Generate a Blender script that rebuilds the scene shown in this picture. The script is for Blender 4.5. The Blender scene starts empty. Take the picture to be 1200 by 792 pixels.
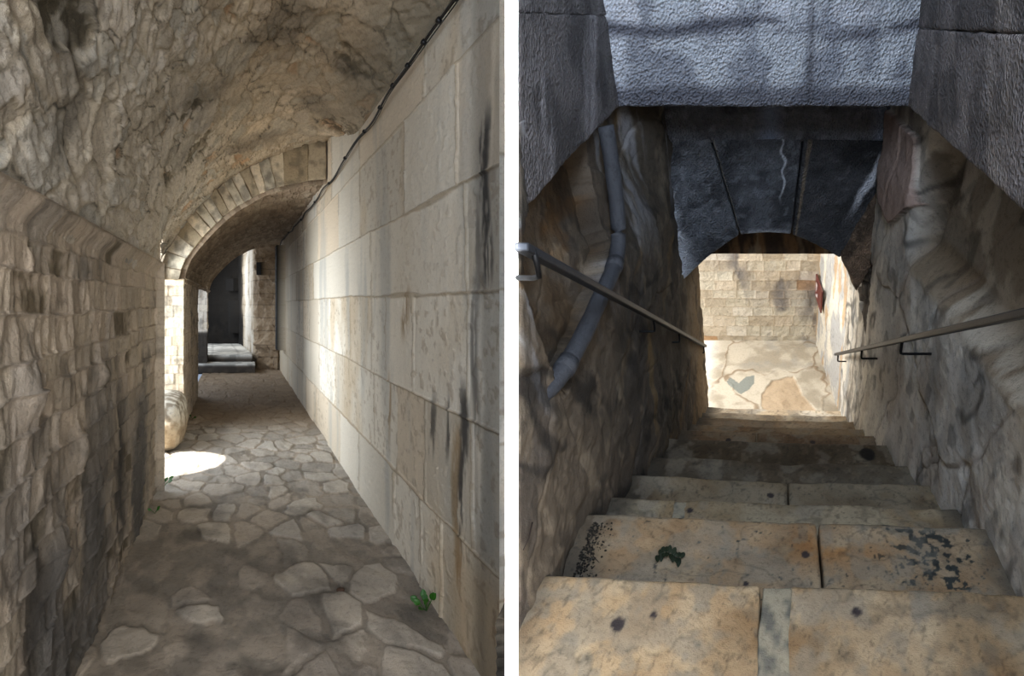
import bpy, math, random
import numpy as np
random.seed(7)
C = bpy.context.scene.collection
EYE = 1.6            # eye height above the passage floor
# ------------------------------------------------------------------ noise
def hsh(ix, iy, iz=0, seed=0):
    ix = np.asarray(ix).astype(np.int64); iy = np.asarray(iy).astype(np.int64); iz = np.asarray(iz).astype(np.int64)
    h = (ix*374761393 + iy*668265263 + iz*2147483647 + seed*1274126177) & 0xffffffff
    h = ((h ^ (h >> 13))*1274126177) & 0xffffffff
    h = ((h ^ (h >> 16))*2246822519) & 0xffffffff
    h = h ^ (h >> 15)
    return (h & 0xffffff)/float(0x1000000)
def vn2(x, y, seed=0):
    ix = np.floor(x); iy = np.floor(y); fx = x-ix; fy = y-iy
    fx = fx*fx*(3-2*fx); fy = fy*fy*(3-2*fy)
    a = hsh(ix, iy, 0, seed); b = hsh(ix+1, iy, 0, seed); c = hsh(ix, iy+1, 0, seed); d = hsh(ix+1, iy+1, 0, seed)
    return (a+(b-a)*fx)*(1-fy)+(c+(d-c)*fx)*fy
def fb2(x, y, seed=0, octv=4, gain=.5):
    s = 0; a = 1; t = 0
    for o in range(octv):
        s = s+a*vn2(x*2**o+17.3*o, y*2**o-9.1*o, seed+o); t += a; a *= gain
    return s/t
def vn3(p, seed=0):
    i = np.floor(p); f = p-i; f = f*f*(3-2*f)
    r = 0
    for dx in (0, 1):
        for dy in (0, 1):
            for dz in (0, 1):
                w = (f[..., 0] if dx else 1-f[..., 0])*(f[..., 1] if dy else 1-f[..., 1])*(f[..., 2] if dz else 1-f[..., 2])
                r = r+w*hsh(i[..., 0]+dx, i[..., 1]+dy, i[..., 2]+dz, seed)
    return r
def fb3(p, seed=0, octv=3):
    s = 0; a = 1; t = 0
    for o in range(octv):
        s = s+a*vn3(p*2**o+o*7.7, seed+o); t += a; a *= .5
    return s/t
def voro(x, y, seed=0, jit=.9):
    ix = np.floor(x); iy = np.floor(y)
    f1 = np.full(x.shape, 9.); f2 = np.full(x.shape, 9.); idx = np.zeros(x.shape); idy = np.zeros(x.shape)
    for dx in (-1, 0, 1):
        for dy in (-1, 0, 1):
            cx = ix+dx; cy = iy+dy
            px = cx+.5+(hsh(cx, cy, 1, seed)-.5)*jit; py = cy+.5+(hsh(cx, cy, 2, seed)-.5)*jit
            d = np.hypot(px-x, py-y)
            m = d < f1
            f2 = np.where(m, f1, np.minimum(f2, d)); f1 = np.where(m, d, f1)
            idx = np.where(m, cx, idx); idy = np.where(m, cy, idy)
    return f2-f1, f1, hsh(idx, idy, 3, seed), hsh(idx, idy, 4, seed)
def masonry(x, y, rows, mean, seed=0, explicit=None, var=.35):
    rows = np.asarray(rows, float)
    r = np.clip(np.searchsorted(rows, y)-1, 0, len(rows)-2)
    ey = np.minimum(y-rows[r], rows[r+1]-y)
    ex = np.zeros(x.shape); jj = np.zeros(x.shape, int)
    rs = np.random.RandomState(seed)
    lo = float(x.min())-1; hi = float(x.max())+2
    for k in range(len(rows)-1):
        js = []
        if explicit and k in explicit: js = sorted(explicit[k]); cur = js[-1]; js = [-50.]+js
        else: cur = lo-rs.rand()*mean; js = [cur]
        while cur < hi:
            cur += mean*(1-var+2*var*rs.rand()); js.append(cur)
        js = np.array(js); m = r == k
        q = np.clip(np.searchsorted(js, x[m])-1, 0, len(js)-2)
        ex[m] = np.minimum(x[m]-js[q], js[q+1]-x[m]); jj[m] = q
    return np.minimum(ex, ey), hsh(r, jj, 5, seed), hsh(r, jj, 6, seed), ex, ey
def sst(a, b, x):
    t = np.clip((x-a)/(b-a), 0, 1); return t*t*(3-2*t)
def mix(a, b, t):
    a = np.asarray(a, float); b = np.asarray(b, float); t = np.asarray(t)[..., None]
    return a*(1-t)+b*t
def pal(cols, h):
    cols = np.asarray(cols, float); n = len(cols)
    x = np.clip(h, 0, .9999)*(n-1); i = x.astype(int); f = (x-i)[..., None]
    return cols[i]*(1-f)+cols[np.minimum(i+1, n-1)]*f
def lin(c):
    c = np.clip(c, 0, 1); return np.where(c <= .04045, c/12.92, ((c+.055)/1.055)**2.4)
def inpoly(x, y, poly):
    n = len(poly); r = np.zeros(x.shape, bool); j = n-1
    for i in range(n):
        xi, yi = poly[i]; xj, yj = poly[j]
        c = ((yi > y) != (yj > y)) & (x < (xj-xi)*(y-yi)/((yj-yi) or 1e-9)+xi)
        r ^= c; j = i
    return r
def geo(a, b, n): return a*(b/a)**(np.linspace(0, 1, n))
# ------------------------------------------------------------------ materials
def mat(name, rough=.85, bump=.35, scale=45, col=None, metal=0, fine=.18, spec=.3, peck=0, stretch=(1, 1, 1)):
    m = bpy.data.materials.new(name); m.use_nodes = True; nt = m.node_tree; N = nt.nodes; L = nt.links
    b = N['Principled BSDF']; b.inputs['Roughness'].default_value = rough; b.inputs['Metallic'].default_value = metal
    b.inputs['Specular IOR Level'].default_value = spec
    tc = N.new('ShaderNodeTexCoord'); mp = N.new('ShaderNodeMapping'); mp.inputs['Scale'].default_value = stretch
    L.new(tc.outputs['Object'], mp.inputs[0])
    n1 = N.new('ShaderNodeTexNoise'); n1.inputs['Scale'].default_value = scale; n1.inputs['Detail'].default_value = 7; n1.inputs['Roughness'].default_value = .65
    L.new(mp.outputs[0], n1.inputs[0])
    if col is None:
        src = N.new('ShaderNodeAttribute'); src.attribute_name = 'Col'; so = src.outputs['Color']
    else:
        src = N.new('ShaderNodeRGB'); src.outputs[0].default_value = (*lin(np.array(col)), 1); so = src.outputs[0]
    n2 = N.new('ShaderNodeTexNoise'); n2.inputs['Scale'].default_value = scale*3.7; n2.inputs['Detail'].default_value = 5; n2.inputs['Roughness'].default_value = .7
    L.new(mp.outputs[0], n2.inputs[0])
    av = N.new('ShaderNodeMath'); av.operation = 'MULTIPLY_ADD'; av.inputs[1].default_value = .5; hf = N.new('ShaderNodeMath'); hf.operation = 'MULTIPLY'; hf.inputs[1].default_value = .8
    L.new(n1.outputs[0], hf.inputs[0]); L.new(n2.outputs[0], av.inputs[0]); L.new(hf.outputs[0], av.inputs[2])
    mr = N.new('ShaderNodeMapRange'); mr.inputs[1].default_value = .36; mr.inputs[2].default_value = .64
    mr.inputs[3].default_value = 1-fine*2.3; mr.inputs[4].default_value = 1+fine*1.7
    L.new(av.outputs[0], mr.inputs[0])
    mx = N.new('ShaderNodeVectorMath'); mx.operation = 'SCALE'
    L.new(so, mx.inputs[0]); L.new(mr.outputs[0], mx.inputs['Scale']); L.new(mx.outputs[0], b.inputs['Base Color'])
    bp = N.new('ShaderNodeBump'); bp.inputs['Strength'].default_value = min(1, bump*1.5); bp.inputs['Distance'].default_value = .02
    h = av.outputs[0]
    if peck:
        v = N.new('ShaderNodeTexVoronoi'); v.inputs['Scale'].default_value = peck; L.new(mp.outputs[0], v.inputs[0])
        ad = N.new('ShaderNodeMath'); ad.operation = 'ADD'; L.new(av.outputs[0], ad.inputs[0]); L.new(v.outputs[0], ad.inputs[1]); h = ad.outputs[0]
    L.new(h, bp.inputs['Height']); L.new(bp.outputs[0], b.inputs['Normal'])
    return m
M = {}
M['rubble'] = mat('rubble_stone', scale=35, bump=.45, fine=.2)
M['ashlar'] = mat('ashlar_stone', scale=60, bump=.25, fine=.10)
M['cobble'] = mat('paving_stone', scale=40, bump=.35, fine=.18, rough=.75)
M['pecked'] = mat('pecked_stone', scale=30, bump=.8, fine=.17, peck=85, stretch=(1, 1, .8), rough=.7)
M['stair'] = mat('worn_step_stone', scale=55, bump=.28, fine=.16, rough=.7)
M['plaster'] = mat('stained_plaster', scale=28, bump=.35, fine=.2)
M['white'] = mat('divider_white', col=(.97, .97, .97), bump=.02, fine=0, rough=.9)
M['iron'] = mat('painted_iron', col=(.17, .175, .19), rough=.42, metal=.35, bump=.05, fine=.25)
M['blackiron'] = mat('black_iron', col=(.05, .05, .055), rough=.5, bump=.05, fine=.2)
M['rubber'] = mat('black_cable', col=(.06, .06, .065), rough=.5, bump=.03, fine=.1)
M['leaf'] = mat('weed_leaf', col=(.12, .28, .06), rough=.5, bump=.05, fine=.25)
M['dryleaf'] = mat('dark_leaf', col=(.08, .11, .06), rough=.6, bump=.1, fine=.3)
M['litter'] = mat('brown_litter', col=(.20, .14, .10), rough=.7, bump=.1, fine=.3)
M['red'] = mat('red_enamel', col=(.36, .15, .13), rough=.4, bump=.02, fine=.05)
M['signwhite'] = mat('white_enamel', col=(.85, .8, .78), rough=.4, bump=.0, fine=.02)
M['pipe'] = mat('grey_pipe', col=(.20, .205, .22), rough=.6, bump=.35, fine=.22, scale=25)
M['crumb'] = mat('leaf_crumbs', col=(.09, .08, .06), rough=.8, bump=.1, fine=.3)
M['twig'] = mat('twig', col=(.13, .10, .08), rough=.8, bump=.2)
# ------------------------------------------------------------------ mesh helpers
def mk(name, V, F, material, col=None, parent=None, smooth=True):
    me = bpy.data.meshes.new(name)
    V = np.asarray(V, np.float32)
    if isinstance(F, np.ndarray):
        nf = len(F); k = F.shape[1]
        me.vertices.add(len(V)); me.vertices.foreach_set('co', V.ravel())
        me.loops.add(nf*k); me.loops.foreach_set('vertex_index', F.astype(np.int32).ravel())
        me.polygons.add(nf); me.polygons.foreach_set('loop_start', np.arange(0, nf*k, k, dtype=np.int32))
        me.update(calc_edges=True)
    else:
        me.from_pydata([tuple(map(float, v)) for v in V], [], F)
    if smooth: me.polygons.foreach_set('use_smooth', np.ones(len(me.polygons), bool))
    if col is not None:
        at = me.color_attributes.new('Col', 'FLOAT_COLOR', 'POINT')
        cc = np.ones((len(V), 4), np.float32); cc[:, :3] = lin(np.asarray(col).reshape(-1, 3))
        at.data.foreach_set('color', cc.ravel())
    me.materials.append(material)
    o = bpy.data.objects.new(name, me); C.objects.link(o)
    if parent is not None: o.parent = parent; o.matrix_parent_inverse.identity()
    return o
def place(o, p, parent=None):
    """move mesh data so the object's origin sits at p (world) while shape stays"""
    p = np.array(p, float)
    n = len(o.data.vertices); a = np.empty(n*3, np.float32); o.data.vertices.foreach_get('co', a)
    off = p-(np.array(parent['_p']) if parent is not None else 0)
    a = (a.reshape(-1, 3)-p).ravel(); o.data.vertices.foreach_set('co', a.astype(np.float32)); o.data.update()
    o.location = tuple(off)
def tag(o, label=None, cat=None, group=None, kind=None):
    if label: o['label'] = label
    if cat: o['category'] = cat
    if group: o['group'] = group
    if kind: o['kind'] = kind
    return o
class Thing:
    def __init__(s, name, label, cat, loc, group=None):
        s.o = bpy.data.objects.new(name, None); C.objects.link(s.o); s.p = np.array(loc, float); s.o.location = tuple(loc)
        s.o.empty_display_size = .1
        tag(s.o, label, cat, group)
    def add(s, o, label=None):
        """adopt a mesh made in world coordinates"""
        n = len(o.data.vertices); a = np.empty(n*3, np.float32); o.data.vertices.foreach_get('co', a)
        a = a.reshape(-1, 3); c = a.mean(0); a -= c.astype(np.float32); o.data.vertices.foreach_set('co', a.ravel()); o.data.update()
        o.location = tuple(c-s.p); o.parent = s.o
        if label: o['label'] = label
        return o
def centre(o):
    n = len(o.data.vertices); a = np.empty(n*3, np.float32); o.data.vertices.foreach_get('co', a)
    a = a.reshape(-1, 3); c = np.array([a[:, 0].mean(), a[:, 1].mean(), a[:, 2].min()]); a = a-c
    o.data.vertices.foreach_set('co', a.astype(np.float32).ravel()); o.data.update(); o.location = tuple(c); return o
def sheet(name, P, disp, col, material, flip=False, thick=0.06, parent=None, cuts=None):
    """P (na,nb,3) base grid, displaced along its normal; gets a back face so it is a solid slab"""
    na, nb = P.shape[:2]
    n = np.cross(np.gradient(P, axis=0), np.gradient(P, axis=1)); n /= np.linalg.norm(n, axis=2, keepdims=True)+1e-12
    if flip: n = -n
    Q = P+n*disp[..., None]
    idx = np.arange(na*nb).reshape(na, nb)
    a = idx[:-1, :-1].ravel(); b = idx[1:, :-1].ravel(); c = idx[1:, 1:].ravel(); d = idx[:-1, 1:].ravel()
    F = np.stack([a, d, c, b] if flip else [a, b, c, d], 1)
    if cuts is not None:
        keep = ~(cuts[:-1, :-1] | cuts[1:, 1:]).ravel(); F = F[keep]
    V = Q.reshape(-1, 3); col = np.asarray(col).reshape(-1, 3)
    if thick and cuts is None:      # rim + back, coarse
        rim = np.concatenate([idx[:, 0], idx[-1, 1:], idx[-2::-1, -1], idx[0, -2:0:-1]])
        B = (P-n*thick).reshape(-1, 3)[rim]; k = len(V); m = len(rim)
        V = np.concatenate([V, B]); col = np.concatenate([col, col[rim]])
        r2 = np.roll(np.arange(m), -1)
        S = np.stack([rim, k+np.arange(m), k+r2, rim[r2]], 1)
        if flip: S = S[:, ::-1]
        F = np.concatenate([F, S])
    o = mk(name, V, F, material, col, parent)
    return o
def lattice(L, n, r):
    r = min(r, L*.3)
    mid = np.linspace(r, L-r, max(2, n))
    return np.concatenate([[0, .12*r, .45*r], mid, [L-.45*r, L-.12*r, L]])
def block(name, L, n, fn, material, colfn, r=.012, amp=.004, ns=9., seed=0, amp2=0):
    """rounded box of size L (metres) with n cells per axis, bent into place by fn(a,b,c in 0..1)"""
    ax = [lattice(L[i], n[i], r) for i in range(3)]
    N = [len(a) for a in ax]
    keys = []; faces = []; base = 0; allv = []
    for d in range(3):
        u, v = (d+1) % 3, (d+2) % 3
        for side in (0, N[d]-1):
            iu, iv = np.meshgrid(np.arange(N[u]), np.arange(N[v]), indexing='ij')
            g = np.zeros((N[u], N[v], 3), int); g[..., u] = iu; g[..., v] = iv; g[..., d] = side
            k = base+np.arange(N[u]*N[v]).reshape(N[u], N[v])
            q = np.stack([k[:-1, :-1].ravel(), k[1:, :-1].ravel(), k[1:, 1:].ravel(), k[:-1, 1:].ravel()], 1)
            if side == 0: q = q[:, ::-1]
            faces.append(q); allv.append(g.reshape(-1, 3)); base += N[u]*N[v]
    g = np.concatenate(allv); F = np.concatenate(faces)
    key = (g[:, 0]*N[1]+g[:, 1])*N[2]+g[:, 2]
    uq, first, inv = np.unique(key, return_index=True, return_inverse=True)
    g = g[first]; F = inv.ravel()[F]
    X = np.stack([ax[i][g[:, i]] for i in range(3)], 1); Lr = np.array(L, float); rr = np.minimum(r, Lr*.3)
    q = np.clip(X, rr, Lr-rr); dd = X-q; ln = np.linalg.norm(dd/rr, axis=1, keepdims=True)
    X = np.where(ln > 0, q+dd/np.maximum(ln, 1e-9)*np.where(ln > 0, 1, 0), X)
    abc = X/Lr
    W = fn(abc[:, 0], abc[:, 1], abc[:, 2])
    W = W+amp*2*np.stack([fb3(W*ns, seed+i*11, 3)-.5 for i in range(3)], 1)
    if amp2: W = W+amp2*2*np.stack([fb3(W*ns*.25, seed+50+i*11, 2)-.5 for i in range(3)], 1)
    return mk(name, W, F, material, colfn(W, abc))
def tube(name, pts, rad, material, seg=10, parent=None, sy=1.):
    pts = [np.array(p, float) for p in pts]; V = []; F = []
    rads = rad if hasattr(rad, '__len__') else [rad]*len(pts)
    up0 = np.array([0, 0, 1.])
    for i, p in enumerate(pts):
        t = pts[min(i+1, len(pts)-1)]-pts[max(i-1, 0)]; t /= np.linalg.norm(t)
        a = np.cross(t, up0);
        if np.linalg.norm(a) < 1e-3: a = np.cross(t, [1, 0, 0])
        a /= np.linalg.norm(a); b = np.cross(a, t)
        for k in range(seg):
            th = 2*math.pi*k/seg; V.append(p+rads[i]*(math.cos(th)*a+math.sin(th)*sy*b))
    for i in range(len(pts)-1):
        for k in range(seg):
            F.append((i*seg+k, i*seg+(k+1) % seg, (i+1)*seg+(k+1) % seg, (i+1)*seg+k))
    F.append(tuple(range(seg))[::-1]); F.append(tuple((len(pts)-1)*seg+k for k in range(seg)))
    return mk(name, np.array(V), F, material, None, parent)
def bar(name, pts, side, up, w, h, material):
    """rectangular bar through points; side and up are unit vectors"""
    V = []; F = []; side = np.array(side, float); up = np.array(up, float)
    for p in pts:
        p = np.array(p, float)
        for a, b in ((-1, -1), (1, -1), (1, 1), (-1, 1)):
            V.append(p+side*a*w/2+up*b*h/2)
    n = len(pts)
    for i in range(n-1):
        for k in range(4):
            F.append((i*4+k, i*4+(k+1) % 4, (i+1)*4+(k+1) % 4, (i+1)*4+k))
    F.append((3, 2, 1, 0)); F.append(tuple((n-1)*4+k for k in range(4)))
    o = mk(name, np.array(V), F, material, smooth=False)
    bv = o.modifiers.new('edge', 'BEVEL'); bv.width = min(w, h)*.2; bv.segments = 2
    return o
# ================================================================== LEFT PLACE : vaulted passage
KX = -.4735                     # the passage runs off to the left as it recedes
def Lp(u, d, z):
    u, d, z = np.broadcast_arrays(np.asarray(u, float), np.asarray(d, float), np.asarray(z, float))
    return np.stack([KX*d+u, d, EYE+z], -1)
def pathgrid(pts, n_per, bs, top=None):
    """wall sheet following a plan polyline (u, d)"""
    us = []; ds = []; ln = []
    acc = 0
    for i in range(len(pts)-1):
        n = n_per[i]; (u0, d0), (u1, d1) = pts[i], pts[i+1]
        t = np.linspace(0, 1, n, endpoint=(i == len(pts)-2))
        if abs(d1-d0) > 1 and d0 > 0: dd = geo(d0, d1, n+1)[:n] if i < len(pts)-2 else geo(d0, d1, n); t = (dd-d0)/(d1-d0)
        us.append(u0+(u1-u0)*t); ds.append(d0+(d1-d0)*t)
        L = math.hypot(u1-u0, d1-d0); ln.append(acc+L*t); acc += L
    u = np.concatenate(us); d = np.concatenate(ds); s = np.concatenate(ln)
    B = bs[None, :]+0*u[:, None]
    return Lp(u[:, None]+0*B, d[:, None]+0*B, B), s[:, None]+0*B, u[:, None]+0*B, d[:, None]+0*B, B
UL, UR = -.671, 1.024
rs = np.random.RandomState(3)
# ---- left wall, nearest stretch
def rows_of(lo, hi, h, var, seed):
    r = np.random.RandomState(seed); o = [lo]
    while o[-1] < hi: o.append(o[-1]+h*(1-var+2*var*r.rand()))
    return o
def chisel_wall(S, Z, seed, rowh, blen, rough=1., pale=0, lo=-1.65, palette=None, warm=0):
    wx = S+.03*(fb2(S*3, Z*3, seed+1)-.5); wz = Z+.035*(fb2(S*1.6, Z*4, seed+2)-.5)+.02*(vn2(S*5, Z*2, seed+3)-.5)
    e, h1, h2, ex, ey = masonry(wx, wz, rows_of(lo, 1.2, rowh, .22, seed), blen, seed)
    body = sst(.0, .012, e)
    streak = fb2(S*22+3*h1, Z*3.2+h2*9, seed+4, 4)
    lump = fb2(S*9+h1*31, Z*6+h2*17, seed+5, 4)
    disp = rough*(body*.007+(h1-.5)*.012+(streak-.5)*.026+(lump-.5)*.03)
    P_ = palette or [(.54, .49, .43), (.60, .55, .48), (.64, .58, .51), (.56, .52, .47), (.66, .60, .53)]
    c = pal(P_, h2)
    c = mix(c, c*.72, sst(.52, .78, fb2(S*7, Z*7, seed+6)))
    c = mix(c, np.array([.66, .60, .53]), .5*sst(.55, .8, streak))
    c = mix(c, np.array([.44, .40, .35]), (1-body)*.4*sst(.3, .6, fb2(S*2.5, Z*2.5, seed+8)))
    return disp, c, e, h1, h2, body
for part in (0, 1):
  zs = np.linspace(-1.64, .345, 560) if part == 0 else np.linspace(-1.64, 1.3, 300)
  P, S, U_, D_, Z = pathgrid([(UL-.012, -1.3), (UL-.012, .35), (UL-.012, 4.9)], [60, 430], zs) if part == 0 else pathgrid([(UL-.016, 4.88), (-1.5, 4.93)], [40], zs)
  S = S+(4.55 if part else -1.65)
  disp, c, e, h1, h2, body = chisel_wall(S, Z, 11, .125, .24)
  disp *= sst(.2, .5, D_); pass
  fd_ = sst(.10, .24, Z)*(D_ < 4.87); disp = disp*(1-fd_*.6)+.004*fd_*.6-.05*sst(.25, .345, Z)*(part == 0)
  dark = (h1 > .84) & (S < 4.0)                         # brown weathered blocks
  c = mix(c, np.array([.29, .25, .18]), dark*body*.8*sst(.3, .6, fb2(S*9, Z*9, 77)))
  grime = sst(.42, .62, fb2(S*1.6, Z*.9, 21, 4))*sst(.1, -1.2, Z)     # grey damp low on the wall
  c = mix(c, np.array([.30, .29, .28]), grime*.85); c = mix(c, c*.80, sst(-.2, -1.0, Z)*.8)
  blk = np.exp(-((S-3.05)/.16)**2)*sst(-.35, -.8, Z)*sst(-1.64, -1.3, Z)*sst(.35, .6, fb2(S*9, Z*3, 31))
  blk2 = np.exp(-((S-1.65)/.12)**2)*sst(-.25, -.6, Z)*sst(.4, .62, fb2(S*7, Z*3, 33))
  c = mix(c, np.array([.13, .12, .11]), np.clip(blk*.9+blk2*.6, 0, .9))
  for (pd, pz, r_) in ((2.5, -.62, .07), (1.9, -.28, .09), (2.9, -.35, .05), (2.2, -.95, .08)):
      g_ = np.exp(-((S-pd+.35)/r_)**2-((Z-pz)/(r_*1.3))**2); disp -= .045*g_; c = mix(c, c*.7, g_*.5)
  c = mix(c, np.array([.80, .74, .64]), sst(4.4, 4.66, S)*.45)
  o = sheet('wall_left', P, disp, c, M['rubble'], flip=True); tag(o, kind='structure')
# ---- pier and further stretch of the left wall
zs = np.linspace(-1.64, .31, 380)
P, S, U_, D_, Z = pathgrid([(-1.6, 7.32), (UL, 7.3), (UL, 10.0), (-1.5, 10.05)], [110, 200, 20], zs)
disp, c, e, h1, h2, body = chisel_wall(S, Z, 23, .125, .2, rough=.8, palette=[(.64, .58, .49), (.78, .72, .62), (.70, .62, .52), (.82, .77, .68), (.72, .66, .56)])
far = sst(.93, 1.1, S)
disp2, c2, *_ = chisel_wall(S, Z, 29, .14, .25)
c = mix(c, c2, far)
c = mix(c, np.array([.86, .80, .70]), (1-far)*sst(.22, .25, Z)*.8)
o = sheet('wall_left', P, disp, c, M['rubble'], flip=True); tag(o, kind='structure')
# ---- right wall: big dressed blocks
rowsR = [-1.66, -1.08, -.515, .06, .545, 1.127, 2.2]
expl = {4: [2.72, 3.57, 4.9, 5.9, 7.4], 3: [2.62, 4.46, 7.8], 2: [2.6, 3.41, 4.02, 4.46, 5.3, 6.6, 7.4],
        1: [2.55, 3.2, 3.76, 4.4, 5.35, 6.1], 0: [2.96, 3.28, 3.83, 4.9, 5.8], 5: [3.2, 4.87, 6.3]}
ds = geo(2.145, 14.3, 380); zs = np.linspace(-1.64, 2.08, 760)
D_, Z = np.meshgrid(ds, zs, indexing='ij')
wob = .05*(fb2(D_*1.2, Z*1.5, 41)-.5)+.012*(fb2(D_*12, Z*12, 42)-.5)
e, h1, h2, ex, ey = masonry(D_+wob, Z+wob*.8, rowsR, 1.0, 5, expl)
jw = .006+.02*sst(.62, .75, fb2(D_*1.3, Z*1.3, 43))            # some joints wide and mortared
jw = jw*np.where(ex < ey, 1.3, 1)
body = sst(jw*.5, jw*.5+.006, e)
pit = sst(.62, .70, fb2(D_*26, Z*20, 44, 3))
disp = body*.010+(h1-.5)*.012+(fb2(D_*3, Z*3, 45)-.5)*.012-pit*.003+(fb2(D_*40, Z*30, 46, 2)-.5)*.003
disp = .010+(disp-.010)*sst(2.18, 2.32, D_)
c = pal([(.76, .73, .67), (.82, .79, .73), (.72, .68, .61), (.80, .74, .65), (.84, .82, .77)], h2)
c = mix(c, np.array([.70, .62, .50]), .6*sst(.45, .72, fb2(D_*2.2, Z*1.4, 47))*sst(.35, .8, h1))
c = mix(c, np.array([.60, .54, .46]), .5*pit*sst(.4, .6, h1))
c = mix(c, np.array([.60, .60, .58]), .5*sst(.55, .8, fb2(D_*3.5, Z*.7, 48)))
c = mix(c, np.array([.58, .52, .43]), (1-body)*.6)
def streakm(dc, w, z0, z1, seed, amt=1.):
    return amt*np.exp(-((D_+.02*np.sin(Z*9)-dc)/w)**4)*sst(z0-.08, z0+.1, Z)*sst(z1+.12, z1-.08, Z)*sst(.30, .52, fb2(D_*34, Z*5, seed, 4))
black = streakm(2.42, .05, .08, .75, 51)+streakm(2.66, .05, -1.15, -.42, 52)+streakm(2.85, .025, -.75, -.5, 53, .8)+streakm(2.52, .04, -.6, .4, 54, .45)+streakm(3.08, .05, -.8, -.52, 55, .7)
c = mix(c, np.array([.22, .21, .20]), np.clip(black, 0, .88))
brown = streakm(3.55, .08, -.2, .05, 56, .8)+streakm(2.74, .05, -1.35, -.6, 57, .6)+streakm(3.95, .03, -.95, -.52, 58, .6)
c = mix(c, np.array([.48, .38, .25]), np.clip(brown, 0, .8))
c = mix(c, c*.66, .8*sst(2.62, 2.45, D_)*sst(.25, .55, fb2(D_*6, Z*1.2, 59)))       # nearest block darker and dirty
c = mix(c, c*np.array([1.0, .88, .72]), .6*sst(-.95, -1.25, Z)*sst(3.4, 2.4, D_))
c = mix(c, np.array([.70, .64, .54]), .7*sst(9.5, 12.5, D_))
rec = (D_ > 12.55) & (D_ < 13.05) & (Z < 1.27) & (Z > -1.0)
disp = np.where(rec, -.16, disp)
c = mix(c, np.array([.06, .055, .05]), rec*1.)
o = sheet('wall_right', Lp(UR, D_, Z), disp, c, M['ashlar'], flip=False); tag(o, kind='structure')
# ---- floor paving
ds = np.concatenate([np.linspace(-1.3, 1.19, 60), geo(1.2, 14.6, 560)]); us = np.linspace(-.80, 1.10, 460)
D_, U = np.meshgrid(ds, us, indexing='ij')
wx = U*4.3+.55*(fb2(U*4, D_*3, 61)-.5); wy = D_*3.1+.6*(fb2(U*4, D_*3, 62)-.5)
ed, f1, h1, h2 = voro(wx, wy, 9, .95)
stone = sst(.07, .17, ed+.10*(fb2(U*16, D_*13, 63)-.5))
vis = sst(.30, .50, h1+.35*(fb2(U*2, D_*1.4, 64)-.5))
nz = fb2(U*14, D_*10, 65)
disp = stone*vis*.008+(fb2(U*3, D_*2, 66)-.5)*.03+(nz-.5)*.014+(h2-.5)*.006*stone
c = mix(mix(np.array([.50, .46, .41])+0*U[..., None], np.array([.42, .39, .35]), sst(.4, .6, fb2(U*9, D_*7, 60))), pal([(.57, .53, .48), (.64, .59, .53), (.69, .65, .59), (.61, .59, .56)], h2), stone*vis*.7)
c = np.clip(c*1.06, 0, 1); c = mix(c, c*.78, sst(.5, .75, fb2(U*6, D_*4, 67)))
c = mix(c, np.array([.58, .57, .55]), .5*sst(4.0, 5.6, D_)*stone)
c = mix(c, np.array([.46, .38, .29]), .7*sst(6.9, 8.4, D_))
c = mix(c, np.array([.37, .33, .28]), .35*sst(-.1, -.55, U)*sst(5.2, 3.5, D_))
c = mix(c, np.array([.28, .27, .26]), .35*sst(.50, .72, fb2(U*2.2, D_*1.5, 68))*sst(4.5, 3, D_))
P = Lp(U, D_, -1.6+0*U)
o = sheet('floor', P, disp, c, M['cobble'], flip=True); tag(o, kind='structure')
# ground just outside the side openings
ds = np.linspace(4.6, 10.4, 90); us = np.linspace(-3.2, -.76, 50)
D2, U2 = np.meshgrid(ds, us, indexing='ij')
c = pal([(.62, .58, .52), (.74, .70, .64)], fb2(U2*5, D2*5, 71))
o = sheet('floor', Lp(U2, D2, -1.615+0*U2), (fb2(U2*6, D2*6, 70)-.5)*.03, c, M['cobble'], flip=True); tag(o, kind='structure')
# ---- near vault (rubble)
def ringD(px): return 7.035/(1+.396*(px-278)/680.)
def ringpt(px, py):
    d = ringD(px); return ((px-278)*d/680, d, (356-py)*d/680)
def crop(x, y): return (150+x/3.96, 150+y/3.96)
outer = [crop(*p) for p in [(145, 712), (152, 640), (178, 570), (225, 492), (272, 430), (312, 385), (345, 348), (380, 312), (412, 280), (442, 252), (478, 226), (518, 203), (562, 178), (606, 157), (655, 135), (722, 108), (835, 72), (920, 50)]]
inner = [crop(*p) for p in [(236, 708), (246, 660), (268, 605), (305, 555), (345, 508), (384, 466), (412, 440), (440, 412), (470, 388), (503, 363), (538, 345), (575, 322), (608, 303), (640, 290), (688, 272), (728, 264), (835, 242), (920, 236)]]
OUT = [ringpt(*p) for p in outer]; INN = [ringpt(*p) for p in inner]
def resamp(pts, n):
    pts = np.array(pts, float); s = np.concatenate([[0], np.cumsum(np.linalg.norm(np.diff(pts, axis=0), axis=1))])
    t = np.linspace(0, s[-1], n); return np.stack([np.interp(t, s, pts[:, i]) for i in range(pts.shape[1])], 1), t
def smoothc(a, k):
    for _ in range(k):
        b = a.copy(); b[1:-1] = (a[:-2]+2*a[1:-1]+a[2:])/4; a = b
    return a
nb = 520
near = [(UL, .27), (-.645, .60), (-.54, .98), (-.34, 1.33), (-.05, 1.61), (.3, 1.79), (.68, 1.75), (1.03, 1.46)]
NA, arc = resamp([(UL-.035,.20), (UL-.008, .30)]+near[1:], nb); NA = smoothc(NA, 900)
OO = [(UL-.33, .42)]+[(p[0], p[2]) for p in OUT]+[(1.08, OUT[-1][2]+.01)]
OA, _ = resamp([(p[0], p[1]) for p in OO], nb); OA = smoothc(OA, 60)
ds = np.concatenate([np.linspace(-1.3, .34, 50), geo(.35, 7.42, 560)])
t = sst(4.7, 6.9, ds)
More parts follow.
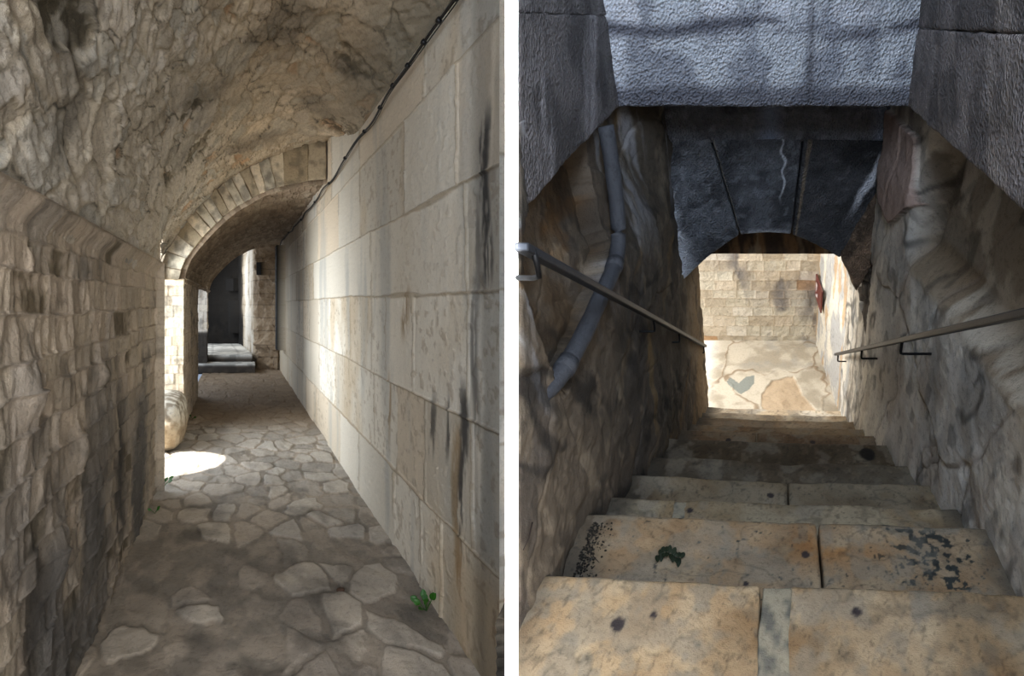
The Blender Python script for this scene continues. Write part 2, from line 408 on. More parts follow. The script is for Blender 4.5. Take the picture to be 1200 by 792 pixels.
UU = NA[None, :, 0]*(1-t[:, None])+OA[None, :, 0]*t[:, None]; ZZ = NA[None, :, 1]*(1-t[:, None])+OA[None, :, 1]*t[:, None]
DD = ds[:, None]+0*UU
# keep the last rows following the slightly skewed face of the ring
DD = np.minimum(DD, 7.10-.396*(UU+.0)+.12)
A = arc[None, :]+0*UU
g1 = fb2(DD*2.2, A*2.2, 81, 3)-.5; g2 = fb2(DD*2.2+9, A*2.2, 82, 3)-.5
wx = DD*4.8+1.7*g1-A*1.3+.35*fb2(DD*16, A*16, 79, 2); wy = A*9.0+1.9*g2+DD*.6+.35*fb2(DD*16+7, A*16, 78, 2)
ed, f1, h1, h2 = voro(wx, wy, 12, 1.0)
ed2, f12, h3, h4 = voro(wx*.5+3, wy*.42+5, 13, 1.0)
big = h4 > .55
ed = np.where(big, np.minimum(ed2, .5), ed); h1 = np.where(big, h3, h1); h2 = np.where(big, h4*2 % 1, h2)
stone = sst(.0, .22, ed+.16*(fb2(DD*14, A*16, 88)-.5)); st2 = sst(.02, .15, ed2)
rough = sst(5.5, 1.2, DD)
lum = fb2(DD*11-A*5, A*14, 83, 4); slab = fb2((DD-A*.8)*4, (A+DD*.5)*26, 84, 4)
fl2 = fb2((DD-A*.8)*7+h1*9, (A+DD*.5)*30+h2*13, 87, 4)
disp = stone*.008+(h1-.5)*.022*stone+(h3-.5)*.026*st2+(lum-.5)*.026+(slab-.5)*.018+(fl2-.5)*.018*stone
c = pal([(.56, .52, .46), (.64, .60, .54), (.68, .64, .58), (.60, .585, .55), (.72, .68, .62), (.64, .61, .57)], h2)
c = mix(c, np.array([.62, .44, .28]), (h1 > .93)*.45*stone)
c = mix(c, np.array([.24, .21, .15]), (h3 > .90)*.75*st2*sst(.35, .55, lum))
c = mix(c, np.array([.56, .51, .43]), (1-stone)*.6); c = mix(c, c*.45, sst(.07, .0, ed)*sst(.42, .6, fb2(DD*5, A*5, 89))*.9)
c = mix(c, c*.72, sst(.16, .0, np.abs(fl2-.5)*4)*.5); c = mix(c, np.array([.74, .70, .63]), .45*sst(.55, .75, fl2))
c = mix(c, c*.72, sst(.5, .75, fb2(DD*2, A*2, 85)))
c = mix(c, c*np.array([1.02, .97, .90]), sst(1.1, 1.9, A))
c = mix(c, np.array([.38, .37, .33]), .55*sst(2.35, 2.75, A)*sst(5.5, 4, DD))
mort = sst(.45, .62, fb2(DD*2.6, A*2.2, 86))*sst(1.0, 1.9, A)                 # smeared mortar towards the crown
c = mix(c, np.array([.57, .52, .44]), mort*.35); disp = disp*(1-.2*mort)
disp *= sst(arc[-1], arc[-1]-.05, A); disp = .012+(disp-.012)*sst(-.05, .14, A)
lun = (DD > 5.12) & (DD < 7.25) & (ZZ < .30+.42*np.sin(np.pi*np.clip((DD-4.9)/2.9, 0, 1))) & (A < 1.2)
lun = lun | ((DD < .36) & (KX*DD+UU > -.25))
o = sheet('ceiling', Lp(UU, DD, ZZ), disp-.006, c, M['rubble'], flip=True, cuts=lun); tag(o, kind='structure')
P, S2_, U2_, D2_, Z2_ = pathgrid([(-1.7, 7.56), (-.80, 7.56)], [60], np.linspace(.28, 1.5, 60))
d2_, c2_, *_ = chisel_wall(S2_, Z2_, 24, .125, .2, palette=[(.64, .58, .49), (.78, .72, .62), (.70, .62, .52)])
o = sheet('wall_left', P, d2_, c2_, M['rubble'], flip=True); tag(o, kind='structure')
# ---- second, lower vault
IA, arc2 = resamp([(UL-.01, .25)]+[(p[0], p[2]) for p in INN]+[(1.06, INN[-1][2])], 300); IA = smoothc(IA, 40)
ds = geo(7.3, 13.9, 200)
UU = IA[None, :, 0]+0*ds[:, None]; ZZ = IA[None, :, 1]+.012+0*ds[:, None]; A = arc2[None, :]+0*UU
DD = ds[:, None]+0*UU; dring = 7.035-.396*UU+.05; DD = dring+(DD-7.3)*(13.9-dring)/(13.9-7.3)
ed, f1, h1, h2 = voro(DD*3.2+.8*fb2(DD*3, A*3, 91), A*12+.8*fb2(DD*3, A*3, 92), 15, .9)
stone = sst(.02, .2, ed)
disp = stone*.012+(fb2(DD*8, A*12, 93)-.5)*.03+(h1-.5)*.015
c = pal([(.44, .38, .31), (.55, .48, .40), (.60, .54, .46)], h2); c = mix(c, np.array([.46, .40, .33]), (1-stone)*.6)
o = sheet('ceiling', Lp(UU, DD, ZZ), disp-.01, c, M['rubble'], flip=True); tag(o, kind='structure')
# ---- arch ring, voussoir by voussoir
ring = Thing('stone_arch', 'pale stone arch ring of narrow wedge blocks crossing the vaulted passage', 'arch', Lp(UL, 7.3, -1.6))
def q3(p): return np.array(p)
for i in range(len(OUT)-1):
    o0, o1, i0, i1 = map(np.array, (OUT[i], OUT[i+1], INN[i], INN[i+1]))
    dep = .36
    def fn(a, b, cc, o0=o0, o1=o1, i0=i0, i1=i1):
        a_, b_, c_ = a[:, None], b[:, None], cc[:, None]
        p = (i0*(1-a_)+i1*a_)*(1-b_)+(o0*(1-a_)+o1*a_)*b_
        return Lp(p[:, 0], p[:, 1]+c_[:, 0]*dep, p[:, 2])
    La = .5*(np.linalg.norm(o1-o0)+np.linalg.norm(i1-i0)); Lb = np.linalg.norm(o0-i0)
    hh = rs.rand(); base = np.array([(.74, .68, .58), (.66, .62, .54), (.80, .75, .66), (.62, .56, .46)][i % 4])*(.92+.16*hh)
    if i > 13: base = base*np.array([.86, .84, .80])
    def cf(W, abc, base=base, i=i):
        n = fb3(W*9, 100+i, 4); q = mix(base+0*W, base*.72, sst(.45, .7, n))
        eg = np.minimum(abc[:, 0], 1-abc[:, 0])*La
        return mix(q, np.array([.50, .43, .33]), .6*sst(.012, .0, eg))
    v = block('voussoir', (La-.004, Lb, dep), (10, 22, 6), fn, M['rubble'], cf, r=.012, amp=.007, ns=12, seed=i*3, amp2=.008)
    ring.add(v)
# impost stone under the ring
def fn(a, b, cc): return Lp(-1.15+a*.485, 7.27+b*.5, .255+cc*.05)
imp = block('impost', (.485, .5, .05), (20, 12, 5), fn, M['rubble'], lambda W, abc: mix(np.array([.80, .75, .66])+0*W, np.array([.6, .54, .45]), sst(.45, .7, fb3(W*10, 5, 3))), r=.01, amp=.005, seed=9)
ring.add(imp)
# ---- the far end: turning wall, back wall, roof
pl = [(1.02, 14.15), (.80, 14.2), (.50, 14.35), (.40, 14.9), (.16, 17.3), (.02, 18.0), (-.55, 18.1), (-1.7, 18.1)]
pts = pl; n_per = [30, 40, 40, 110, 30, 60, 70]
us = []; dd_ = []; ss = []; acc = 0
for i in range(len(pts)-1):
    t = np.linspace(0, 1, n_per[i], endpoint=(i == len(pts)-2)); us.append(pts[i][0]+(pts[i+1][0]-pts[i][0])*t); dd_.append(pts[i][1]+(pts[i+1][1]-pts[i][1])*t)
    L_ = math.dist(pts[i], pts[i+1]); ss.append(acc+L_*t); acc += L_
u = np.concatenate(us); d = np.concatenate(dd_); s = np.concatenate(ss)
zs = np.linspace(-1.64, 2.1, 320)
S, Z = s[:, None]+0*zs[None, :], zs[None, :]+0*s[:, None]
rub = sst(1.1, .6, S)
disp = (fb2(S*4, Z*4, 111, 4)-.5)*.34*rub+(fb2(S*4, Z*3, 112, 4)-.5)*.06
e, h1, h2, ex, ey = masonry(S, Z, rows_of(-1.65, 2.2, .3, .15, 4), .6, 6)
c = pal([(.60, .54, .46), (.68, .62, .53), (.54, .48, .40)], h2)
c = mix(c, np.array([.50, .42, .33]), rub*.6); c = mix(c, np.array([.30, .25, .2]), (1-sst(0, .015, e))*.6)
c = mix(c, np.array([.80, .78, .74]), .8*sst(1.0, 1.25, S)*sst(3.4, 2.6, S)*sst(.2, .5, fb2(S*3, Z*2, 113)))
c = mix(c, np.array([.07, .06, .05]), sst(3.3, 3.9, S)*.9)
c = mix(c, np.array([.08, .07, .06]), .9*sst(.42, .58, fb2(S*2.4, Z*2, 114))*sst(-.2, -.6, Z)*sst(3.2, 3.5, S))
def niche(s0, s1, z0, z1, dep):
    global disp, c
    m = (S > s0) & (S < s1) & (Z > z0) & (Z < z1); disp = np.where(m, -dep, disp); c = mix(c, np.array([.10, .09, .08]), m*1.)
niche(.30, .42, .70, 1.02, .2); niche(4.25, 4.50, .40, .78, .2); niche(4.1, 4.4, -.9, .1, .25)
o = sheet('wall_back', Lp(u[:, None]+0*Z, d[:, None]+0*Z, Z), disp, c, M['rubble'], flip=False); tag(o, kind='structure')
# roof over the far end
ds = np.linspace(13.6, 18.6, 60); us = np.linspace(-2.2, 1.3, 50); D2, U2 = np.meshgrid(ds, us, indexing='ij')
zz = 1.42+.04*(D2-13.6)
o = sheet('ceiling', Lp(U2, D2, zz), (fb2(U2*4, D2*4, 120)-.5)*.1, pal([(.5, .44, .36), (.62, .56, .48)], fb2(U2*6, D2*6, 121)), M['rubble'], flip=False); tag(o, kind='structure')
# pier between the second opening and the far chamber, with a parapet's shaded face painted on
P, S, U2, D2, Z = pathgrid([(-1.7, 13.6), (-.70, 13.6), (-.70, 13.95), (-1.7, 14.0)], [60, 20, 20], np.linspace(-1.64, 1.6, 120))
disp, c, *_ = chisel_wall(S, Z, 31, .2, .3, palette=[(.7, .66, .6), (.8, .76, .7), (.75, .7, .62)])
c = mix(c, np.array([.16, .14, .12]), sst(-.62, -.70, Z)*.9)  # dark colour stands for the shaded parapet face
o = sheet('wall_left', P, disp, c, M['rubble'], flip=True); tag(o, kind='structure')
# ---- far steps
def stepcol(a, b, seed):
    def f(W, abc):
        q = mix(np.array(a)+0*W, np.array(b), sst(.4, .65, fb3(W*6, seed, 3))); return q
    return f
ft = [(-1.6, -1.39, 13.4, 14.05, -.95, .42, 'lower of the two dark-fronted stone steps at the far end of the passage'),
      (-1.6, -1.225, 13.95, 17.9, -1.6, .36, 'upper sunlit stone step forming a platform at the far end of the passage')]
for k, (z0, z1, d0, d1, u0, u1, lab) in enumerate(ft):
    def fn(a, b, cc):
        uu = u0+(u1-u0)*a
        if k == 1: uu = uu-.08*np.clip((b*3.95-.6), 0, 4)*a
        return Lp(uu, d0+(d1-d0)*b, z0+(z1-z0)*cc)
    th = Thing('stone_step', lab, 'step', Lp((u0+u1)/2, (d0+d1)/2, z0), 'far steps of the passage')
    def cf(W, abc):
        top = sst(.7, .95, abc[:, 2]); q = mix(np.array([.24, .21, .18])+0*W, np.array([.74, .73, .70]), top)  # lit top painted pale, shaded front painted dark
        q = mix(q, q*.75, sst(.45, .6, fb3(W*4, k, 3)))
        if k == 1:
            jn = np.minimum(np.abs((abc[:, 0]*3) % 1-.5), np.abs((abc[:, 1]*5) % 1-.5)); q = mix(q, q*.6, sst(.04, .0, jn)*top)
        return q
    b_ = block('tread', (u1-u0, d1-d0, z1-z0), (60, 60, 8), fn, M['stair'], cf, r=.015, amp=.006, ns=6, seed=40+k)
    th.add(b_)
# ---- boulder in the side opening
def fn(a, b, cc):
    v = np.stack([a-.5, b-.5, cc-.5], 1); n = v/np.maximum(np.abs(v).max(1, keepdims=True), 1e-6)*.5
    sph = v/np.maximum(np.linalg.norm(v, axis=1, keepdims=True), 1e-6)*.5
    w = v*.35+sph*.65*(np.abs(v).max(1, keepdims=True)*2)
    return Lp(-.83+w[:, 0]*.50, 6.75+w[:, 1]*1.25, -1.33+w[:, 2]*.62)
o = block('boulder', (.42, 1.0, .5), (26, 40, 26), fn, M['rubble'], lambda W, abc: mix(mix(np.array([.76, .74, .69])+0*W, np.array([.52, .48, .42]), sst(.42, .62, fb3(W*14, 60, 5))), np.array([.52, .44, .33]), .6*sst(.45, .2, W[:, 2])), r=.05, amp=.012, ns=4, seed=61)
centre(o); tag(o, 'rounded pale boulder lying in the sunlit side opening beside the floor', 'rock')
# ---- cable with clips
cab = [(2.2, 1.40), (2.76, 1.385), (3.22, 1.365), (3.95, 1.345), (4.7, 1.335), (5.6, 1.30), (6.9, 1.29), (8.5, 1.30), (10, 1.32), (11.6, 1.36), (12.6, 1.40), (13.2, 1.33), (13.6, 1.22), (13.95, 1.24)]
th = Thing('cable', 'black cable clipped along the top of the pale block wall', 'cable', Lp(UR-.03, 2.3, 1.4))
xs = np.concatenate([geo(2.35, 13.9, 90)]); zz = np.interp(xs, [p[0] for p in cab], [p[1] for p in cab])+.008*np.sin(xs*7)
uo = UR-.045-.012*np.sin(xs*4)
th.add(tube('cord', [Lp(uo[i], xs[i], zz[i]) for i in range(len(xs))], .0075, M['rubber'], 8))
th.add(tube('second_cord', [Lp(uo[i]+.008, xs[i], zz[i]-.012-.004*math.sin(xs[i]*5)) for i in range(len(xs))], .0035, M['rubber'], 6))
for dcl in (2.62, 2.84, 3.05, 3.3, 3.6, 3.98, 4.5, 5.2, 6.2, 7.4, 9, 11):
    z_ = float(np.interp(dcl, xs, zz)); u_ = float(np.interp(dcl, xs, uo))
    th.add(tube('clip', [Lp(u_-.004, dcl-.012, z_-.002), Lp(u_-.004, dcl+.012, z_-.002)], .014, M['rubber'], 10))
# far cable running over the rubble wall
# ---- weeds
def leafmesh(base, tip, w, nrm, material, name='leaf'):
    base = np.array(base, float); tip = np.array(tip, float); ax = tip-base; L = np.linalg.norm(ax); ax /= L
    nrm = np.array(nrm, float); sd = np.cross(ax, nrm); sd /= np.linalg.norm(sd); nn = np.cross(sd, ax)
    V = []; F = []; n = 8
    for i in range(n+1):
        t_ = i/n; ww = w*math.sin(math.pi*min(1, t_*.94+.06))**.7*.5
        cpt = base+ax*L*t_+nn*(-.18*L*t_*t_)
        for s_ in (-1, -.5, 0, .5, 1): V.append(cpt+sd*ww*s_+nn*abs(s_)*ww*.25)
    for i in range(n):
        for j in range(4): a = i*5+j; F.append((a, a+5, a+6, a+1))
    o = mk(name, np.array(V), F, material)
    so = o.modifiers.new('thick', 'SOLIDIFY'); so.thickness = .0008
    return o
def weed(loc, leaves, size, label, seed, lean=(0, 0, 0), mt='leaf'):
    r = random.Random(seed); loc = np.array(loc, float)
    t = Thing('weed', label, 'plant', loc)
    for i in range(leaves):
        a = 2*math.pi*i/leaves*1.6+r.random(); up = .45+.8*r.random(); ln = size*(.7+.5*r.random())
        dr = np.array([math.cos(a), math.sin(a), up])+np.array(lean); dr /= np.linalg.norm(dr)
        mid = loc+dr*ln*.75
        t.add(tube('stem', [loc, loc+dr*ln*.4+np.array([0, 0, .004]), mid], .0016, M[mt], 6))
        d2 = dr+np.array([.5*(r.random()-.5), -.25, -.1]); d2 /= np.linalg.norm(d2)
        t.add(leafmesh(mid, mid+d2*size*.5, size*.38, (0, -.75, .65), M[mt]))
    return t
weed(Lp(.985, 3.02, -1.6), 8, .085, 'small green weed with rounded leaves growing at the foot of the pale block wall', 1, (-.3, -.2, .6))
weed(Lp(-.625, 4.4, -1.59), 4, .05, 'tiny green sprout at the foot of the left wall, nearest the viewer on that side', 2, (.2, -.2, 0))
weed(Lp(-.64, 5.05, -1.59), 7, .085, 'bright green weed at the corner of the left wall beside the sunlit patch', 3, (.4, -.2, .3))
weed(Lp(-.62, 8.0, -1.59), 4, .055, 'small dark green weed at the foot of the pale pier beyond the boulder', 4, (.2, -.2, .1))
# small brown shell-like stone on the floor
def peb(loc, size, label, m, seed, name='pebble', fl=.5):
    def fn(a, b, cc):
        v = np.stack([a-.5, b-.5, cc-.5], 1); sph = v/np.maximum(np.linalg.norm(v, axis=1, keepdims=True), 1e-6)*(np.abs(v).max(1, keepdims=True))
        w = v*.3+sph*.7
        return np.array(loc)+w*np.array([size, size*.8, size*fl])+np.array([0, 0, size*fl*.4])
    o = block(name, (1, 1, 1), (6, 6, 6), fn, m, lambda W, abc: np.array([.36, .24, .17])+0*W, r=.2, amp=size*.06, ns=60, seed=seed)
    centre(o); tag(o, label, 'pebble'); return o
peb(Lp(.575, 3.23, -1.6), .045, 'small brown pebble in a dark hollow of the passage floor', M['litter'], 5)
# ================================================================== MADE-UP DIVIDING WALL END, stands in for the white strip between the places
V = []
for z in (-.2, 3.6):
    for x, y in ((-.0194, 1.65), (.0170, 1.65), (.032, 2.12), (-.020, 2.24)): V.append((x, y, z))
F = [(0, 1, 2, 3)[::-1], (4, 5, 6, 7), (0, 1, 5, 4), (1, 2, 6, 5), (2, 3, 7, 6), (3, 0, 4, 7)]
o = mk('trim_1', np.array(V), F, M['white'], smooth=False); tag(o, kind='structure')
# ================================================================== RIGHT PLACE : covered stair
cp, sp = math.cos(math.radians(32)), math.sin(math.radians(32))
def W(s, t, h):
    s, t, h = np.broadcast_arrays(np.asarray(s, float), np.asarray(t, float), np.asarray(h, float))
    d0 = t*cp-h*sp; y0 = -t*sp-h*cp
    return np.stack([s+.51*d0, 1.145*d0, EYE-y0-.067*d0], -1)
def inv_s(px, py, s):
    d0 = abs(s)*594/abs(px-903); r = (py-396)/594.; return (d0*(cp-r*sp), -d0*(r*cp+sp))
def inv_t(px, py, t):
    r = (py-396)/594.; d0 = t/(cp-r*sp); return ((px-903)/594*d0, -d0*(r*cp+sp))
H1 = 1.5; RZ = .17
noz = [.94, 1.32, 1.549, 1.835, 2.135, 2.477, 2.75, 3.0, 3.28, 3.55, 3.82]
def sL(t): return -.745+.125*sst(.9, 3.9, t)
def sRr(t): return .86-.18*sst(.9, 3.9, t)
HB = -H1-RZ*11           # landing level
ET = [(0.6, -.60), (1.38, -.475), (2.72, -.358), (3.4, -.30)]   # underside of the upper blocks
def edge(t): return np.interp(t, [e_[0] for e_ in ET], [e_[1] for e_ in ET])
# left lower wall
def stairwall(side, seed):
    n1, n2 = 430, 560
    h = np.linspace(-3.6, -.25, n2)[None, :]+np.zeros((n1, 1))
    tmin = (1.452+h*sp)/cp if side < 0 else (.35+h*sp)/cp
    tmin = np.maximum(tmin, -.5 if side > 0 else .05)
    f = np.linspace(0, 1, n1)[:, None]**1.35
    t = tmin+(3.93-tmin)*f
    wq = sst(-1.05, -.6, h)*sst(3.15, 2.75, t); s = (sL(t)*(1-wq)-.79*wq) if side < 0 else (sRr(t)+.03*sst(-.8,-.6,h))
    if side < 0: g_ = sst(0, .35, t*cp-h*sp-1.452); s = -.735*(1-g_)+s*g_
    return s, t, h
s, t, h = stairwall(-1, 0)
pr = [inv_s(x, y, -.72) for x, y in ((590, 300), (612, 268), (704, 130), (716, 290), (690, 390), (664, 462), (645, 420), (618, 350))]
rec = inpoly(t+.02*(fb2(t*9, h*9, 201)-.5), h+.02*(fb2(t*9, h*9, 202)-.5), pr).astype(float)
low = sst(-1.2, -1.6, h)*0
d = t*.8+h*.6; q = -t*.6+h*.8         # along / across the slope of the stair
ed, f1, h1, h2 = voro(q*1.9+.5*fb2(t*2, h*2, 203), d*1.2+.5*fb2(t*2, h*2, 204), 21, .9)
stone = sst(.0, .06, ed)
ru = fb2(t*9, h*9, 205, 5)
near = inpoly(t, h, [inv_s(x, y, -.72) for x, y in ((560, 300), (612, 330), (650, 440), (690, 560), (665, 680), (560, 760))]).astype(float)
disp = (stone*.006+(h1-.5)*.014+(ru-.5)*.035+(fb2(t*40, h*40, 206, 2)-.5)*.006)
disp += -.10*rec*sst(.02, .3, t*cp-h*sp-1.452)+near*.02*(fb2(t*6, h*6, 207, 4)-.2)
# smooth the recess edge a little
disp = np.asarray(disp)
c = pal([(.23, .205, .18), (.28, .245, .205), (.32, .28, .23), (.26, .235, .21)], h2)
c = mix(c, np.array([.24, .22, .19]), sst(.45, .65, fb2(q*3, d*1.2, 208))*.7)
c = mix(c, np.array([.42, .33, .21]), .6*sst(.55, .72, fb2(q*6, h*1.6, 209, 4))*sst(1.6, 2.2, t))
c = mix(c, np.array([.25, .19, .12]), rec*.75*sst(.3, .6, fb2(t*8, h*8, 210)))
c = mix(c, np.array([.34, .23, .11]), rec*.5*sst(.6, .75, fb2(t*5, h*9, 211)))
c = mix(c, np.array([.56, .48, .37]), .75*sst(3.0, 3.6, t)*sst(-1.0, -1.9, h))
c = mix(c, np.array([.52, .53, .56]), .6*sst(.5, .7, fb2(t*14, h*2, 212))*sst(-1.25, -.8, h)*(1-rec))
band = np.abs(t*1.0-(2.05+(h+1.9)*.35)); c = mix(c, np.array([.22, .20, .18]), .75*sst(.22, .08, band+.1*(fb2(t*6, h*6, 213)-.5))*sst(-.9, -1.3, h)*sst(-2.4, -2.0, h))
c = mix(c, np.array([.50, .40, .24]), .5*sst(.05, .02, np.abs(t-(2.36+(h+1.75)*.2)+.04*(fb2(t*3, h*6, 214)-.5)))*sst(-2.2, -2.0, h)*sst(-1.3, -1.5, h))
lowd = sst(.45, .0, h-(-H1-RZ*(np.interp(t, noz, range(1, 12)))))          # damp dirt near the treads
c = mix(c, c*.6, lowd*sst(.3, .6, fb2(t*6, h*6, 215))*sst(3.2, 2.8, t))
c = mix(c, c*.5, .8*sst(.03, .005, np.abs(fb2(t*2.2+h*.8, h*1.3, 250, 4)-.5))*sst(.4, .55, fb2(t*3, h*3, 251)))
c = mix(c, np.array([.50, .45, .38]), .45*sst(.58, .72, fb2(t*9, h*5, 252, 5))); c = mix(c, c*.6, .6*sst(.56, .70, fb2(t*7, h*4, 253, 5)))
disp = disp+.012*(fb2(t*16, h*10, 254, 4)-.5)
disp *= sst(0, .03, t-((1.452+h*sp)/cp))
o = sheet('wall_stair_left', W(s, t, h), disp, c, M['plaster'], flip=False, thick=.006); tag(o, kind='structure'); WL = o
# right lower wall
s, t, h = stairwall(1, 0)
ledge = sst(-1.13, -.97, h+.015*(fb2(t*8, h*0, 220)-.5))*sst(2.62, 2.5, t)
d = t*.8+h*.6; q = -t*.6+h*.8
ed, f1, h1, h2 = voro(t*1.7+.45*fb2(t*2, h*2, 221)+h*.35, h*.75+.5*fb2(t*2, h*2, 222), 26, .85)
stone = sst(.0, .05, ed)
ru = fb2(t*7, h*7, 223, 5)
disp = stone*.008+(h1-.5)*.02+(ru-.5)*.011+(fb2(t*40, h*40, 224, 2)-.5)*.005-.13*ledge
broken = inpoly(t, h, [inv_s(x, y, .70) for x, y in ((1006, 290), (1024, 296), (1019, 345), (1014, 392), (1008, 340))]).astype(float)
disp += -.05*broken*sst(.4, .6, fb2(t*10, h*10, 225))
c = pal([(.60, .58, .55), (.74, .72, .68), (.82, .78, .72), (.66, .64, .61), (.78, .76, .73)], h2)
c = mix(c, np.array([.54, .48, .41]), .4*sst(.5, .72, fb2(t*4, h*1.5, 226, 4)))
c = mix(c, np.array([.48, .48, .47]), .5*sst(.5, .7, fb2(t*3+3, h*2, 227, 4)))
c = mix(c, np.array([.46, .42, .36]), .7*ledge)
led = sst(-1.16, -1.1, h)*sst(-.93, -.99, h)*sst(2.6, 2.45, t); c = mix(c, np.array([.42, .35, .26]), led*.7)
c = mix(c, np.array([.50, .45, .40]), (1-stone)*.5)
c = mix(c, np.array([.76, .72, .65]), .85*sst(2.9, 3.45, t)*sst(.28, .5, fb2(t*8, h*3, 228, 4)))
c = mix(c, np.array([.36, .33, .29]), .6*sst(.56, .66, fb2(t*9, h*2.2, 229, 4))*sst(2.9, 3.3, t))
c = mix(c, np.array([.18, .15, .12]), broken*.8)
c = mix(c, c*.5, .8*sst(.03, .005, np.abs(fb2(t*2.2+h*.5, h*1.1, 240, 4)-.5))*sst(.4, .55, fb2(t*3, h*3, 241)))
c = mix(c, np.array([.82, .80, .75]), .5*sst(.58, .7, fb2(t*6, h*3, 242, 5))); c = mix(c, c*.6, .6*sst(.6, .72, fb2(t*12, h*7, 243, 5)))
disp = disp+.012*(fb2(t*16, h*10, 244, 4)-.5)
pk = inpoly(t+.02*(fb2(t*9, h*9, 231)-.5), h, [inv_s(x, y, .82) for x, y in ((1064, 128), (1092, 160), (1090, 240), (1068, 262), (1058, 235), (1060, 180))]).astype(float)
c = mix(c, np.array([.55, .46, .42]), pk*.8); disp += pk*.03
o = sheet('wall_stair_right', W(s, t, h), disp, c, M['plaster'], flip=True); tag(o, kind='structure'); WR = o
# upper blocks over both side walls
def dark_pecked(seed, base=(.33, .325, .34), sil=(.52, .53, .56)):
    def f(Wp, abc):
        n = fb3(Wp*5, seed, 4); q = mix(np.array(base)+0*Wp, np.array(base)*.72, sst(.42, .65, n))
        st = fb3(Wp*np.array([9, 9, 1.4]), seed+5, 3); q = mix(q, np.array(sil), .75*sst(.56, .74, st))
        return q
    return f
def upper(side, label):
    def mk_fn(t0, t1, z0, z1):
        def fn(a, b, cc):
            tt = t0+(t1-t0)*b
            lo = edge(tt)
            if side > 0: lo = np.interp(tt, [-.3, .4, 1.38, 2.72, 3.4], [-.54, -.50, -.43, -.358, -.33])
            hh = (lo if z0 is None else z0)+((z1)-(lo if z0 is None else z0))*cc
            s_in = (-.745 if side < 0 else .675)+0*tt; s_out = s_in+side*.5
            if side < 0: s_in = -.728-.017*sst(1.5, 1.9, tt*cp-hh*sp)
            if side < 0:          # the block stops at the end of the dividing wall and keeps inside its thickness
                if t0 < 2: tm_ = (1.462+hh*sp)/cp; tt = tm_+(t1-tm_)*b
                s_out = np.maximum(-1.0, -.006-.51*(tt*cp-hh*sp)); s_out = np.minimum(s_out, s_in-.006)
            return W(s_out*(1-a)+s_in*a if side < 0 else s_in*(1-a)+s_out*a, tt, hh)
        return fn
    th = Thing('wall_block_course', label, 'stonework', W(side*.95, 1.9, -.2))
    tL = .85 if side < 0 else .3
    # lower course and the course above it, with a joint between
    if side < 0:
        segs = [(1.38, 2.745, None, .02), (1.98, 2.35, .021, .55), (2.352, 2.745, .021, .9)]
    else:
        segs = [(-.3, 2.745, None, -.03), (-.3, 1.55, -.029, .9), (1.551, 2.745, -.029, .9)]
    for k, (t0, t1, z0, z1) in enumerate(segs):
        b_ = block('stone_block', (.5, t1-t0, (z1-z0) if z0 is not None else .42), (8, 150, 70), mk_fn(t0, t1, z0, z1), M['pecked'],
                   dark_pecked(300+k+side*10, (.35, .335, .335) if side < 0 else (.50, .47, .46), (.55, .54, .55) if side < 0 else (.60, .56, .53)), r=.012, amp=.006, ns=14, seed=310+k)
        th.add(b_)
    return th
upper(-1, 'dark grey pecked stone blocks overhanging the left handrail of the stair')
upper(1, 'grey pecked stone blocks with white streaks overhanging the right handrail')
# lintel slab over the stair
def fn(a, b, cc): return W(-.765+1.455*a, 2.72+.5*b, -.358+1.25*cc)
def cf(Wp, abc):
    x = abc[:, 0]*1.45; z = abc[:, 2]*1.25
    n = fb2(x*6, z*6, 331, 4)
    q = mix(np.array([.72, .73, .75])+0*Wp, np.array([.55, .56, .59]), sst(.4, .65, n))
    q = mix(q, np.array([.80, .80, .82]), .8*sst(.5, .68, fb2(x*9, z*5, 332, 4))*sst(.25, .40, z))
    q = mix(q, np.array([.78, .79, .82]), .7*sst(.06, .0, np.abs(x-.03-.05*fb2(x*0, z*9, 333))))
    q = mix(q, np.array([.28, .28, .31]), .8*np.exp(-((z-.335+.02*np.sin(x*7))/.03)**2)*sst(.3, .6, fb2(x*4, z*12, 334)))
    q = mix(q, np.array([.30, .30, .33]), .7*sst(.12, .05, z)); q = mix(q, np.array([.33, .33, .36]), .5*np.exp(-((z-.14)/.02)**2)*sst(.5, .7, fb2(x*2, z, 335)))
    q = mix(q, np.array([.30, .30, .32]), .6*np.exp(-((x-.95)/.02)**2)*sst(.3, .6, fb2(x*20, z*4, 336)))
    return q
th = Thing('stone_lintel', 'big pale blue-grey pecked stone lintel spanning the top of the stair', 'lintel', W(0, 2.9, -.358))
th.add(block('lintel_slab', (1.455, .5, 1.25), (230, 6, 200), fn, M['pecked'], cf, r=.014, amp=.004, ns=14, seed=330))
